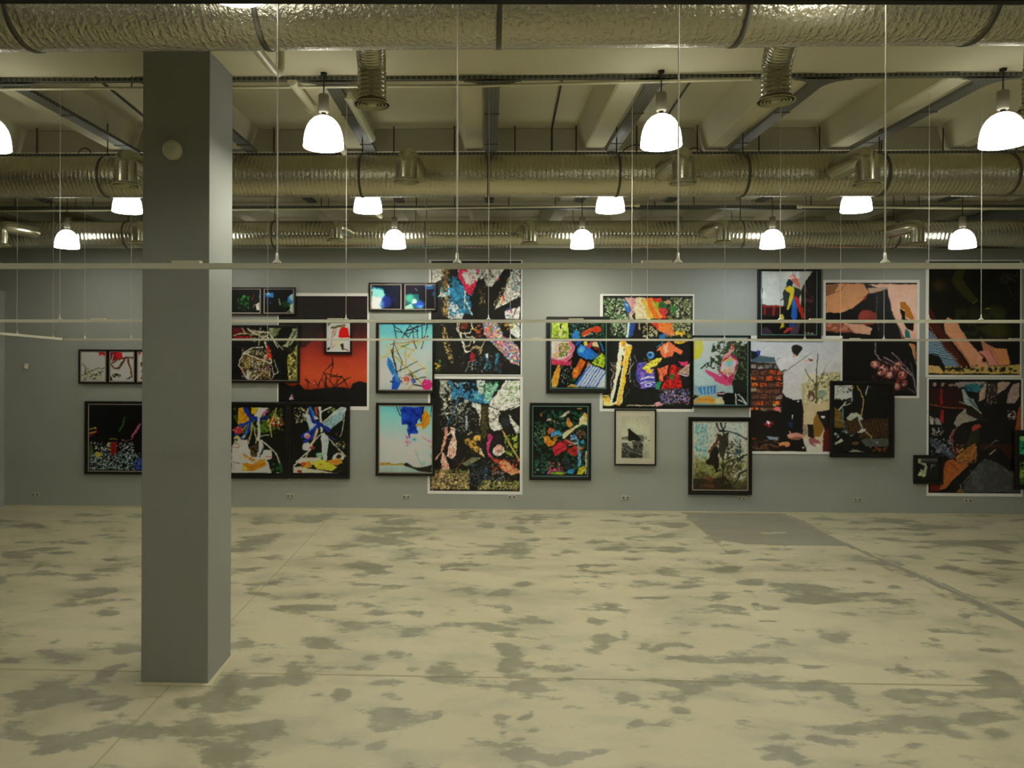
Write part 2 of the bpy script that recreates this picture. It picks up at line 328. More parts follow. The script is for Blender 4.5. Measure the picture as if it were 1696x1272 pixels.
# ------------------------------------------------------------------ cable trays under the ceiling
def pos(k): return ['at the left end', 'left of the pillar', 'behind the pillar'][k]
def tray_run(name, y0, y1, k, label, tee):
    x = -.01+1.48*k; z = Z(2.42)
    t = thing(name, (x+.06, (y0+y1)/2, z), label, 'cable tray', 'cable trays running away from the camera')
    MB().box((x-.005, y0, z), (x+.125, y1, z+.004)).box((x-.008, y0, z), (x-.004, y1, z+.035)).box((x+.124, y0, z), (x+.128, y1, z+.035)).build('tray_channel', M['tray_y'], t)
    if tee:
        pts = []                        # flared junction plate with hollow curved sides
        for s in (0, 1):
            seq = []
            for i in range(7):
                a = i/6*math.pi/2; seq.append((.062+.20*(1-math.sin(a)), .02+.20*(1-math.cos(a))))
            seq = [(.26, 0)]+seq
            pts += [(x+.06-u, y0+v, z-.004) for u, v in seq] if s == 0 else [(x+.06+u, y0+v, z-.004) for u, v in seq[::-1]]
        MB().prism(pts, (0, 0, .003)).build('junction_plate', M['tray_y'], t)
    for yy_ in np.arange(y0+.9, y1-.2, 1.1): MB().box((x-.02, yy_, z-.006), (x+.14, yy_+.03, z)).build('joint_bracket', M['strap'], t)
    MB().tube([(x+.03, y0, z+.02), (x+.02, (y0+y1)/2, z+.024), (x+.035, y1, z+.02)], .012, 6).tube([(x+.08, y0, z+.02), (x+.09, (y0+y1)/2, z+.02), (x+.08, y1, z+.02)], .009, 6).build('cable', M['cord'], t)
    return t
names = {-3: 'left of the grey pillar', -2: 'partly hidden behind the grey pillar', -1: 'first right of the pillar', 0: 'at the middle',
         1: 'first right of the middle one', 2: 'second right of the middle one', 3: 'third right of the middle one', -4: 'at the far left edge', 4: 'beyond the right edge lamp', 5: 'at the far right corner', -5: 'at the far left corner'}
for k in range(-3, 4): tray_run('cable_tray', 6.5, 8.85, k, 'slotted grey cable tray in the near ceiling bay, '+names[k], True)
for k in range(-5, 6): tray_run('cable_tray', 9.6, 11.95, k, 'slotted grey cable tray in the far ceiling bay, '+names[k], False)
def cross_tray(Y, z0, z1, x0, x1, wd, label, rods=None):
    t = thing('cable_tray', (0, Y, Z(z0)), label, 'cable tray', 'cable trays running across the room')
    MB().box((x0, Y, Z(z0)), (x1, Y+wd, Z(z0)+.004)).box((x0, Y-.004, Z(z0)), (x1, Y, Z(z1))).box((x0, Y+wd, Z(z0)), (x1, Y+wd+.004, Z(z1))).build('tray_channel', M['tray_x'], t)
    for px in rods or []:
        X = wx(px, Y); MB().tube([(X, Y+wd/2, Z(z0)+.004), (X, Y+wd/2, Z(2.76))], .008, 8).build('hanging_rod', M['rod'], t)
    return t
cross_tray(6.488, 2.435, 2.465, -6.5, 5.6, .05, 'thin slotted grey tray along the far edge of the nearest ceiling beam')
cross_tray(8.86, 2.375, 2.42, -7.5, 6.9, .12, 'slotted grey tray on thin rods just above the middle duct', [55, 200, 350, 450, 549, 650, 751, 852, 954, 1055, 1156, 1259, 1360, 1463, 1566, 1688])
cross_tray(11.97, 2.33, 2.38, -9.6, 9.2, .12, 'slotted grey tray above the far ribbed duct', [20, 80, 150, 240, 530, 590, 688, 752, 842, 920, 1020, 1085, 1150, 1345, 1500])
# loose cables looping above the middle tray
for i, (a, b, h, lb) in enumerate(((1030, 1078, 14, 'thin dark cable loop above the tray left of the second large lamp from the right'), (1138, 1163, 9, 'thin dark cable loop above the tray right of the second large lamp from the right'), (130, 151, 9, 'thin dark cable loop above the tray left of the pillar'))):
    path = []
    for j in range(11):
        u = j/10; px = a+(b-a)*u; path.append(at_y(px, 254-h*math.sin(math.pi*u)**.6, 8.84))
    o = MB().tube(path, .007, 6).build('loose_cable', M['cord']); props(o, lb, 'cable', 'loose cables above the middle tray')
# slab conduits
for i, (ax, bx_, by, lb) in enumerate(((932, 914, 250, 'thin dark conduit on the ceiling right of centre'), (1148, 1100, 200, 'thin dark conduit on the ceiling right of the second large lamp from the right'), (158, 240, 195, 'thin dark conduit on the ceiling just left of the pillar'))):
    A = at_z(ax, 128, Z(2.745)); B = at_z(bx_, 214 if by == 250 else by, Z(2.745)); pth = [A, B]
    if by == 250: pth.append(at_y(bx_, 250, B.y))
    props(MB().tube(pth, .011, 8).build('conduit', M['rod']), lb, 'conduit', 'conduits on the ceiling')

# ------------------------------------------------------------------ pipes
def pipe(name, path, r, label, mat='pipe', hang=None, fit=None):
    t = thing(name, path[0], label, 'pipe')
    MB().tube(path, r, 14).build('pipe_run', M[mat], t)
    for p in hang or []:
        p = Vector(p); MB().tube([p+Vector((0, 0, r)), Vector((p.x, p.y, Z(2.76)))], .006, 6).build('pipe_hanger', M['rod'], t)
    for p, q in fit or []: MB().tube([p, q], r*1.5, 14).build('pipe_fitting', M[mat], t)
    return t
z_ = Z(2.40)
A, B, D_ = at_z(-60, 148, z_), at_z(800, 142, z_), at_z(1245, 131, z_)
def onl(a, b, px_, yy_):
    c = at_z(px_, yy_, z_); u = (c.x-a.x)/(b.x-a.x); return a+(b-a)*u
pipe('sprinkler_pipe', [A, B, D_], .014, 'thin cream pipe running across the near ceiling bay below the trays', hang=[onl(A, B, 218, 146), onl(A, B, 757, 142), onl(B, D_, 1035, 136)], fit=[(D_-Vector((.02, 0, 0)), D_+Vector((.015, 0, 0))), (onl(B, D_, 850, 141)-Vector((.02, 0, 0)), onl(B, D_, 850, 141)+Vector((.02, 0, 0)))])
z_ = Z(2.25)
A, B, D_ = at_z(-60, 350, z_), at_z(700, 345.5, z_), at_z(1057, 340.5, z_)
def mid(a, b, u): return a+(b-a)*u
pipe('sprinkler_pipe', [A, B, D_], .016, 'cream pipe crossing the far ceiling bay from the left edge to right of centre', hang=[mid(A, B, .25), mid(A, B, .8)], fit=[(D_-Vector((.05, 0, 0)), D_+Vector((.02, 0, 0)))])
A, B = at_z(1323, 342.5, z_), at_z(1720, 346, z_)
pipe('sprinkler_pipe', [A, B], .02, 'cream pipe crossing the far ceiling bay at the right', hang=[mid(A, B, .03), mid(A, B, .5)], fit=[(A-Vector((.02, 0, 0)), A+Vector((.05, 0, 0)))])
x1 = wx(447, 5.7); z1 = at_y(447, 110, 5.7).z; x2 = wx(492, 6.7)
pipe('drain_pipe', [(x1-.02, 4.7, z1+.01), (x1, 5.75, z1-.005), (x1+.01, 5.86, z1+.01), (x1+.02, 5.9, z1+.07), (x1+.02, 5.9, z1+.28)], .036, 'thick cream drain pipe passing under the near beam right of the pillar')
pipe('drain_pipe', [(x2, 6.485, at_y(492, 143, 6.7).z-.03), (x2+.01, 9.0, at_y(492, 143, 6.7).z-.03)], .042, 'thick cream pipe running away behind the lamp beside the pillar',
     fit=[((x2, 7.2, at_y(492, 143, 6.7).z-.03), (x2, 7.24, at_y(492, 143, 6.7).z-.03))])
pipe('drain_pipe', [at_y(613, 345, 10.2), at_y(630, 358, 11.2)], .04, 'short cream pipe seen below the middle duct right of the first far lamp')
# tube fitting beside the tray
fx = at_y(578, 160, 6.95); t = thing('tube_light', fx, 'long unlit cream tube fitting beside the tray left of the hanging hose', 'tube light')
MB().tube([fx, (fx.x+.0, 8.35, fx.z)], .045, 20).build('tube_housing', M['plastic'], t)
MB().tube([fx-Vector((0, .03, 0)), fx+Vector((0, .002, 0))], [.04, .052], 20).build('end_cap', M['grille'], t)

# ------------------------------------------------------------------ ventilation ducts
def duct(label, Y, z, r, x0, x1, mat, hoops, seg=None, ribs=False, wob=0.0):
    t = thing('ventilation_duct', (0, Y, Z(z)), label, 'duct'); N = 40; V = []; Fc = []
    if ribs:
        prof = []; x = x0
        while x < x1: prof += [(x, 0), (x+.044, 0), (x+.049, .0025), (x+.055, .0025)]; x += .06
    else: prof = [(x, 0) for x in np.arange(x0, x1, .12)]
    rr = random.Random(int(Y*10)); ph = [rr.uniform(0, 6) for _ in range(6)]
    for x, dr in prof:
        for j in range(N):
            a = 2*math.pi*j/N
            w_ = wob*(math.sin(x*5.1+ph[0]+2*a)+math.sin(x*8.7+ph[1]+3*a)*.6+math.sin(x*13.3-4*a+ph[2])*.5)
            q = r+dr+w_; V.append((x, Y+q*math.cos(a), Z(z)+q*math.sin(a)))
    n = len(prof)
    for i in range(n-1):
        for j in range(N): Fc.append((i*N+j, (i+1)*N+j, (i+1)*N+(j+1) % N, i*N+(j+1) % N))
    MB().add(V, Fc, True).build('duct_pipe', mat, t)
    for px, rod in hoops:
        py = {4: 82, 8: 324, 11: 410}[int(Y)]; X = wx(px, Y, py)
        s = [Vector((X-.014, Y+(r+.006)*math.cos(a), Z(z)+(r+.006)*math.sin(a))) for a in [2*math.pi*j/48 for j in range(48)]]
        o = [Vector((X+.014, v.y, v.z)) for v in s]
        i_ = [Vector((X+.014, Y+(v.y-Y)*.96, Z(z)+(v.z-Z(z))*.96)) for v in s]; i2 = [Vector((X-.014, v.y, v.z)) for v in i_]
        Lr = [s, o, i_, i2]; Fs = []
        for q in range(4):
            for j in range(48): Fs.append((q*48+j, q*48+(j+1) % 48, ((q+1) % 4)*48+(j+1) % 48, ((q+1) % 4)*48+j))
        MB().add(sum(Lr, []), Fs, True).build('hanging_strap', M['strap'], t)
        if rod: MB().tube([(X, Y, Z(z)+r), (X, Y, Z(2.76))], .007, 6).build('hanging_rod', M['rod'], t)
    return t
D1 = duct('large foil-wrapped ventilation duct nearest the camera, along the top of the view', 4.0, 1.925, .24, -4.6, 4.9, M['foil'], [(48, 0), (440, 0), (826, 0), (1220, 0), (1612, 0)], wob=.0012)
D2 = duct('middle foil-wrapped ventilation duct hanging behind the row of large lamps', 8.28, 1.985, .237, -6.6, 6.9, M['foil2'], [(178, 1), (600, 1), (809, 1), (1021, 1), (1230, 1), (1456, 1), (1666, 1)], wob=.001)
D3 = duct('far ribbed metal ventilation duct running along the top of the picture wall', 11.73, 1.857, .222, -9.4, 9.2, M['spiral'], [(212, 1), (455, 1), (706, 1), (1226, 1), (1480, 1)], ribs=True)
def spout(parent, path, r, mat, dr, zlip=.05, n=24, ribs=0):
    P = [Vector(p) for p in path]
    # smooth the path
    for _ in range(3):
        Q = [P[0]]
        for a, b in zip(P[:-1], P[1:]): Q += [a*.75+b*.25, a*.25+b*.75]
        Q.append(P[-1]); P = Q
    L = 0; rad = []
    for i, p in enumerate(P):
        if i: L += (P[i]-P[i-1]).length
        rad.append(r*(1+ribs*math.sin(L*2*math.pi/.035)))
    if ribs:   # resample finely so the ribs show
        Q = []; rad = []; L = 0
        for a, b in zip(P[:-1], P[1:]):
            d = (b-a).length; k = max(1, int(d/.007))
            for i in range(k): Q.append(a+(b-a)*i/k); rad.append(r*(1+ribs*math.sin((L+d*i/k)*2*math.pi/.035)))
            L += d
        P = Q
    b = MB().tube(P, rad, n, cap=False).build('branch_duct', mat, parent)
    e = P[-1]
    if not ribs:
        for dz in (.015, .105): MB().tube([e+Vector((0, 0, dz)), e+Vector((0, 0, dz+.014))], r*1.025, n, cap=False).build('seam_ring', mat, b)
    g = MB().lathe([(r*.98, .0), (r*1.0, -.008), (dr, -.030), (dr, -.038), (dr*.93, -.036), (dr*.90, -.020), (dr*.97, -.028)], e, 40)
    for k in (.80, .63, .46): g.lathe([(dr*k, -.037), (dr*(k-.03), -.040), (dr*(k-.10), -.022), (dr*(k-.08), -.020), (dr*k, -.037)], e, 40)
    g.lathe([(0, -.040), (dr*.24, -.039), (dr*.27, -.034), (dr*.24, -.022), (0, -.022)], e, 40)
    g.build('air_diffuser', M['grille'], b)
    MB().lathe([(r*.94, .012), (r*.94, -.010), (dr*.93, -.024), (dr*.88, -.014), (0, -.012)], e, 40).build('throat_shade_disc', M['dark'], b)  # near-black disc: shade between the grille rings put into its colour
def sp1(pt, pb, yb):
    Y = 5.5; e = at_y(pb, yb, Y); q = at_y(pt, 60, 4.8)
    spout(D1, [(q.x+(q.x-e.x)*.3, 4.1, Z(2.0)), (q.x, 4.55, Z(2.24)), (q.x*.6+e.x*.4, 5.1, Z(2.30)), (e.x, Y-.02, Z(2.2)), (e.x, Y, Z(2.05)), (e.x, Y, e.z+.06)], .108, M['flex'], .142, ribs=.035)
sp1(604, 616, 180); sp1(1330, 1285, 174); sp1(1745, 1722, 186)
for pb, yb, st in ((208, 309, .05), (673, 303, .06), (1131, 305, -.09), (1436, 307, -.11)):
    Y = 7.62; e = at_y(pb, yb, Y); zc = Z(2.0)
    spout(D2, [(e.x+st, 8.15, Z(1.98)), (e.x+st*.9, 7.98, zc), (e.x+st*.35, Y+.04, zc+.02), (e.x, Y, zc+.01), (e.x, Y, e.z+.10), (e.x, Y, e.z+.045)], .112, M['elbow'], .142)
for pb, yb, st in ((2, 408, .30), (230, 404, -.05), (557, 400, .13), (877, 405, -.07), (1198, 403, -.15), (1520, 406, -.20)):
    Y = 11.12; e = at_y(pb, yb, Y); zc = Z(1.87)
    spout(D3, [(e.x+st, 11.62, Z(1.857)), (e.x+st*.9, 11.46, zc), (e.x+st*.3, Y+.05, zc+.02), (e.x, Y, zc+.01), (e.x, Y, e.z+.10), (e.x, Y, e.z+.045)], .105, M['elbow'], .14)

# ------------------------------------------------------------------ pendant lamps
def make_lamp(Y, zrim, label, name='pendant_lamp'):
    t = thing(name, (0, Y, zrim), label, 'lamp', 'bell-shaped pendant lamps')
    top = Z(2.755) if Y > 11 else Z(2.465); zr0 = top-zrim; H = .285
    prof = [(.178, 0), (.181, .004), (.179, .02), (.177, .05), (.172, .095), (.163, .14), (.147, .185), (.122, .226), (.09, .258), (.055, .277), (.028, H)]
    inner = [(r-.004, h-.002) for r, h in prof[::-1]]
    MB().lathe(prof+inner+[prof[0]], (0, Y, zrim), 40).build('lamp_shade', M['shade'], t)
    MB().lathe([(0, H+.03), (.02, H+.03), (.024, H), (.03, H-.012), (0, H-.012)], (0, Y, zrim), 20).build('shade_cap', M['dark'], t)
    MB().lathe([(0, H+.19), (.042, H+.19), (.047, H+.183), (.047, H+.035), (.042, H+.026), (0, H+.026)], (0, Y, zrim), 28).build('lamp_holder', M['holder'], t)
    MB().tube([(0, Y, zrim+H+.19), (0, Y, top)], .006, 8).build('cord', M['cord'], t)
    MB().lathe([(0, zr0+.004), (.03, zr0+.004), (.026, zr0-.016), (0, zr0-.024)], (0, Y, zrim), 16).build('ceiling_rose', M['dark'], t)
    L = bpy.data.lights.new('bulb_light', 'POINT'); L.color = LAMP_COLOR; L.shadow_soft_size = .09
    lo = bpy.data.objects.new('bulb_light', L); C.objects.link(lo); lo.parent = t; lo.location = (0, 0, .085)
    return t
def power(o):
    x, y = o.location.x, o.location.y
    for ch in o.children:
        if ch.type == 'LIGHT':
            if ch.data.users > 1: ch.data = ch.data.copy()
            if y > 11 and abs(x-wx(1279, 11.16, 400)) < .1: ch.data.color = (.80, .90, 1.0)
            ch.data.energy = LAMP_POWER*(1.45*math.exp(-((x-1.0)/4.2)**2)+.17)*(.55 if y < 4 else 1.0)*(.7 if y > 13 else 1.15 if y > 11 else 1.0)*(.12 if x > 7.65 else 1)
rows = [
 (14.2, Z(1.7), [(-4.5, None), (-1.4, None), (1.7, None), (4.8, None)]),  # unseen lamps added to brighten the ceiling bay beyond the wall
 (0.9, Z(1.70), [(-4.4, None), (-1.4, None), (1.7, None), (4.7, None), (9.0, 'lit white bell lamp in the rear row behind the view, beside the right wall')]),
 (3.53, Z(1.768), [(wx(385, 3.53, 10), 'lit white bell lamp whose rim just shows at the top edge of the view')]),
 (3.54, Z(1.83), [(-4.4, None), (1.75, None), (4.8, None)]),
 (6.42, Z(1.80), [(wx(-18, 6.42, 220), 'large lit white bell lamp cut off by the left edge'), (wx(536, 6.42, 220), 'large lit white bell pendant lamp beside the grey pillar'),
                   (wx(1095, 6.42, 220), 'large lit white bell pendant lamp right of centre, in the near row'), (wx(1661, 6.42, 220), 'large lit white bell pendant lamp at the right edge'), (7.72, 'lit white bell lamp just beyond the right edge of the near row')]),
 (9.06, Z(1.724), [(wx(207, 9.0, 340), 'lit lamp half hidden by the middle duct, left of the pillar'), (wx(608, 9.0, 340), 'lit lamp half hidden by the middle duct, first right of the pillar'),
                 (wx(1012, 9.0, 340), 'lit lamp half hidden by the middle duct, right of centre'), (wx(1422, 9.0, 340), 'lit lamp half hidden by the middle duct, near the right')]),
 (11.16, Z(1.563), [(wx(111, 11.16, 400), 'small lit lamp in the far row, left of the pillar'), (wx(340, 11.16, 400), None), (wx(653, 11.16, 400), 'small lit lamp in the far row, first right of the pillar'),
                    (wx(964, 11.16, 400), 'small lit lamp in the far row, at the middle of the wall'), (wx(1279, 11.16, 400), 'small lit lamp in the far row, second from the right'),
                    (wx(1594, 11.16, 400), 'small lit lamp in the far row, rightmost')]),
]
for Y, zr, lst in rows:
    pr = None
    for X, lb in lst:
        lb = lb or ('unseen bell lamp added to light the bay beyond the picture wall, '+['far left', 'left', 'right', 'far right'][[X < -3, X < 0, X < 3, True].index(True)] if Y > 13 else 'lit white bell lamp in the far row, hidden behind the pillar' if Y > 11 else 'lit white bell lamp in the %s row behind the view, %s' % ('rear' if Y < 2 else 'nearest', ['far left', 'left', 'right', 'far right'][[X < -3, X < 0, X < 3, True].index(True)]))
        if pr is None: pr = make_lamp(Y, zr, lb); pr.location.x = X; power(pr)
        else: power(copy_tree(pr, (X, Y, zr), lb))

# ------------------------------------------------------------------ suspended track rails
def track(label, pa, pb, Ya, Yb, wd, ht, wires, feeds, mat='track', wr=.003, clip=True):
    A = at_y(pa[0], pa[1], Ya); B = at_y(pb[0], pb[1], Yb); d = (B-A); t = thing('lighting_track', A, label, 'lighting track', 'lighting tracks hung on wires')
    n = Vector((-d.y, d.x, 0)).normalized()*wd/2; h = Vector((0, 0, ht/2))
    # rail with a groove along its underside
    c = [(-1, 1), (1, 1), (1, -1), (.35, -1), (.35, -.2), (-.35, -.2), (-.35, -1), (-1, -1)]
    MB().prism([A+n*u+h*v for u, v in c], d).build('rail', M[mat], t)
    def along(px):
        lo, hi = 0, 1
        for _ in range(40):
            mu = (lo+hi)/2; q = A+d*mu; X = proj(q.x, q.y, q.z)[0]
            if X < px: lo = mu
            else: hi = mu
        return A+d*lo
    for px in wires:
        p_ = along(px); z0 = p_.z+ht/2
        MB().tube([(p_.x, p_.y, z0), (p_.x, p_.y, Z(2.76))], wr, 6).build('suspension_wire', M['wire'], t)
        if clip: MB().lathe([(0, .05), (wr*1.8, .05), (wr*2.2, .02), (.022, .004), (.022, 0), (0, 0)], (p_.x, p_.y, z0), 12).build('wire_clip', M['wire'], t)
    for a, b in feeds:
        q0 = along(a); q1 = along(b); dn = n*1.1
        MB().prism([q0-dn+h*.9, q0+dn+h*.9, q1+dn+h*.9, q1-dn+h*.9], (0, 0, .014)).build('joint_cover', M['plastic'], t)
    return t
track('track rail crossing the very top edge, its shade painted black', (-200, -23.5), (1900, -22.5), .93, .93, .036, .030, [], [], 'unlittrack')
track('highest white track rail, crossing the whole view in front of the pillar', (-60, 441), (1760, 440.5), 3.45, 3.45, .034, .026, [459, 757, 1123, 1466], [(287, 333), (1063, 1112)], wr=.0036)
track('white track rail passing behind the pillar, middle of the three long rails', (-40, 531.5), (1740, 532.5), 7.0, 7.0, .034, .030, [99, 340, 573, 809, 1046, 1292, 1538, 1625], [(151, 175), (543, 568), (942, 966), (1341, 1366)], wr=.0026)
track('white track rail closest to the picture wall, lowest of the long rails', (108, 562), (1740, 563.5), 10.5, 10.5, .034, .031, [140, 217, 443, 705, 845, 1072, 1200, 1333, 1392, 1464], [(883, 899), (1148, 1162), (1408, 1424), (1672, 1690)], wr=.0032)
track('short angled white track rail at the left edge', (-60, 547), (102, 561.5), 8.6, 10.4, .034, .031, [28, 88], [], wr=.003)

# ------------------------------------------------------------------ wall sockets and sensor
for i, (px, py) in enumerate(((59, 819), (481, 821), (673, 822.5), (848, 823), (1036, 824), (1228, 825), (1420, 827), (1603, 829))):
    p_ = at_y(px, py, WY); lb = ['at the far left of the wall', 'first right of the pillar', 'below the blue cloth picture', 'under the tall tree print', 'first right of the tall prints',
       'under the framed picture of a bare tree', 'right of the framed tree', 'under the large print at the right edge'][i]
    t = thing('wall_socket', p_, 'grey double wall socket low on the wall '+lb, 'socket', 'double sockets along the wall')
    for s in (-1, 1):
        x = p_.x+s*.036
        o = MB().box((x-.034, WY-.010, p_.z-.034), (x+.034, WY-.0005, p_.z+.034)).build('socket_plate', M['socket'], t, .003)
        MB().lathe([(0, -.0125), (.020, -.0125), (.022, -.010)], (x, WY, p_.z), 20, 'y').build('socket_inset', M['socket2'], o)
p_ = at_y(44, 607, WY); t = thing('motion_sensor', p_, 'small white sensor box on the bare wall at far left', 'sensor')
MB().box((p_.x-.033, WY-.04, p_.z-.045), (p_.x+.033, WY-.0005, p_.z+.05)).build('housing', M['plastic'], t, .01)
MB().lathe([(.022, -.04), (.016, -.052), (0, -.056)], (p_.x, WY, p_.z-.01), 16, 'y').build('lens', M['paper'], t)
# ------------------------------------------------------------------ the photographs: painted with numpy, carried as colours of a fine mesh
def vnoise(x, y, seed):
    r = np.random.RandomState(seed); L = r.rand(64, 64)
    xi = np.floor(x).astype(int); yi = np.floor(y).astype(int); fx = x-xi; fy = y-yi; fx = fx*fx*(3-2*fx); fy = fy*fy*(3-2*fy)
    a = L[yi % 64, xi % 64]; b = L[yi % 64, (xi+1) % 64]; c = L[(yi+1) % 64, xi % 64]; d = L[(yi+1) % 64, (xi+1) % 64]
    return (a*(1-fx)+b*fx)*(1-fy)+(c*(1-fx)+d*fx)*fy
def fbm(x, y, seed, o=3):
    s = 0; w_ = .5; t_ = 0
    for i in range(o): s = s+w_*vnoise(x*2**i+i*7.3, y*2**i+i*3.1, seed+i); t_ += w_; w_ *= .55
    return s/t_
def hx(c): return np.array([int(c[i:i+2], 16)/255 for i in (0, 2, 4)])
SS = 2
TEX = {11: .25, 12: .25, 18: .5, 20: .3, 21: .25, 26: .42, 27: .5, 28: .22, 29: .3, 30: .45, 33: .25, 37: .25, 39: .2}
class Art:
    def __init__(s, T, rect, bg, warp=5, seed=1):
        s.T = T; s.rect = rect; ox, oy, k = T; x0, y0, x1, y1 = rect
        s.w = max(8, int((x1-x0)/k)); s.h = max(8, int((y1-y0)/k)); s.r = random.Random(seed); s.seed = seed
        X, Y = np.meshgrid(np.linspace(x0, x1, s.w*SS), np.linspace(y0, y1, s.h*SS)); s.X0, s.Y0 = X, Y
        s.X = X+(fbm(X/14, Y/14, seed)-.5)*warp*2; s.Y = Y+(fbm(X/14, Y/14, seed+9)-.5)*warp*2
        cx_ = (fbm(X/55, Y/55, seed+3, 2)-.5)*16; cy_ = (fbm(X/55, Y/55, seed+5, 2)-.5)*16; s.X = s.X+cx_; s.Y = s.Y+cy_
        s.img = np.zeros(X.shape+(3,)); s.img[:] = hx(bg)
    def put(s, m, c, a=1.0):
        c = hx(c) if isinstance(c, str) else c; m = (m*a)[..., None] if m.dtype != bool else (m.astype(float)*a)[..., None]
        s.img = s.img*(1-m)+c*m; return s
    def P(s, c, pts, a=1.0):          # polygon: flat list
        q = [(pts[i], pts[i+1]) for i in range(0, len(pts), 2)]; return s.put(inpoly(s.X, s.Y, q), c, a)
    def L(s, c, w_, *pts, a=1.0):     # polyline stroke
        q = [(pts[i], pts[i+1]) for i in range(0, len(pts), 2)]; m = np.zeros(s.X.shape, bool)
        for (x0, y0), (x1, y1) in zip(q[:-1], q[1:]):
            dx, dy = x1-x0, y1-y0; t_ = np.clip(((s.X-x0)*dx+(s.Y-y0)*dy)/(dx*dx+dy*dy+1e-6), 0, 1)
            m |= (s.X-x0-t_*dx)**2+(s.Y-y0-t_*dy)**2 < (w_/2)**2
        return s.put(m, c, a)
    def E(s, c, cx, cy, rx, ry, rot=0, a=1.0, soft=0):
        A = math.radians(rot); dx, dy = s.X-cx, s.Y-cy; u = (dx*math.cos(A)+dy*math.sin(A))/rx; v = (-dx*math.sin(A)+dy*math.cos(A))/ry
        d = np.sqrt(u*u+v*v); m = np.clip((1+soft-d)/(soft*2), 0, 1) if soft else d < 1
        return s.put(m, c, a)
    def G(s, cols, rect=None, axis='y', a=1.0):   # gradient stops (pos, colour)
        x0, y0, x1, y1 = rect or s.rect; u = (s.Y0-y0)/(y1-y0) if axis == 'y' else (s.X0-x0)/(x1-x0)
        ps = [p for p, _ in cols]; g = np.stack([np.interp(u, ps, [hx(c)[i] for _, c in cols]) for i in range(3)], -1)
        m = ((s.X0 >= x0) & (s.X0 <= x1) & (s.Y0 >= y0) & (s.Y0 <= y1)).astype(float)[..., None]*a; s.img = s.img*(1-m)+g*m; return s
    def N(s, c, rect, sc=20, th=.5, sd=0, st=(1, 1), a=1.0, soft=.03, poly=None):   # noisy speckle of one colour
        x0, y0, x1, y1 = rect; n = fbm(s.X0/sc/st[0], s.Y0/sc/st[1], s.seed+sd+31, 3)
        e = np.minimum(np.minimum(s.X0-x0, x1-s.X0), np.minimum(s.Y0-y0, y1-s.Y0)); f = np.clip(e/(sc*1.2), 0, 1)
        m = np.clip((n-(th+(1-f)*.35))/soft+.5, 0, 1)*(e > 0)
        if poly: m = m*inpoly(s.X, s.Y, [(poly[i], poly[i+1]) for i in range(0, len(poly), 2)])
        return s.put(m, c, a)
    def K(s, cols, rect, n, lo=4, hi=12, kind='e', sd=0, ang=None, lw=3):      # scattered chips or twigs
        r = random.Random(s.seed*77+sd); x0, y0, x1, y1 = rect
        for _ in range(n):
            x, y = r.uniform(x0, x1), r.uniform(y0, y1); c = r.choice(cols); q = r.uniform(lo, hi); A = r.uniform(0, 180) if ang is None else r.gauss(ang, 12)
            if kind == 'e': s.E(c, x, y, q, q*r.uniform(.35, .8), A)
            else: dx, dy = math.cos(math.radians(A))*q, math.sin(math.radians(A))*q; s.L(c, lw, x-dx, y-dy, x+dx, y+dy)
        return s
    def out(s, gain):
        h, w_ = s.h, s.w; a = s.img.reshape(h, SS, w_, SS, 3).mean((1, 3)); fx_ = np.linspace(0, w_/2.6, w_); fy_ = np.linspace(0, h/2.6, h); gx_, gy_ = np.meshgrid(fx_, fy_); a = a*(1+TEX.get(s.seed, .03)*2*(fbm(gx_*.9, gy_*.9, s.seed+70, 3)-.5))[..., None]*(.965+.07*fbm(gx_, gy_, s.seed+50, 2))[..., None]*(.95+.10*fbm(gx_/6, gy_/6, s.seed+60, 2))[..., None]; a = np.clip(a, 0, 1)
        a = np.where(a <= .04045, a/12.92, ((a+.055)/1.055)**2.4)
        return np.clip(a*gain, 0.002, .93)
C1 = (120, 560, 5.3); C2 = (380, 470, 6.058); C3 = (380, 640, 6.358); C4 = (600, 450, 6.057); C5 = (600, 640, 6.057); C6 = (700, 420, 6.056); C7 = (700, 610, 5.783); C8 = (860, 480, 6.3625)
E1 = (860, 650, 7.067); E2 = (980, 470, 5.783); E3 = (1130, 540, 4.386); E4 = (1230, 430, 5.3); E5 = (1230, 550, 6.059); E6 = (1360, 560, 6.056); E7 = (1510, 420, 5.78); E8 = (1490, 610, 5.782)
def pxr(T, r): ox, oy, k = T; return (ox+r[0]/k, oy+r[1]/k, ox+r[2]/k, oy+r[3]/k)
def wrect(r):   # pixel rectangle to wall rectangle (x0, z0, x1, z1)
    cx, cy = (r[0]+r[2])/2, (r[1]+r[3])/2
    l = at_y(r[0], cy, WY).x; q = at_y(r[2], cy, WY).x; b = at_y(cx, r[3], WY).z; t_ = at_y(cx, r[1], WY).z; return (l, b, q, t_)
def picture(art, rect, y, parent, mat, gain, name='picture'):
    x0, z0, x1, z1 = rect; im = art.out(gain); h, w_ = im.shape[:2]
    X, Zz = np.meshgrid(np.linspace(x0, x1, w_), np.linspace(z1, z0, h)); P = np.stack([X, np.full_like(X, y), Zz], -1)
    col = np.concatenate([im, np.ones((h, w_, 1))], -1)
    o = gridmesh(name, P[::-1], col[::-1], mat, 'ink', parent); return o
def rect_box(r, y0, y1, name, mat, parent, bevel=0): return MB().box((r[0], y0, r[1]), (r[2], y1, r[3])).build(name, mat, parent, bevel)
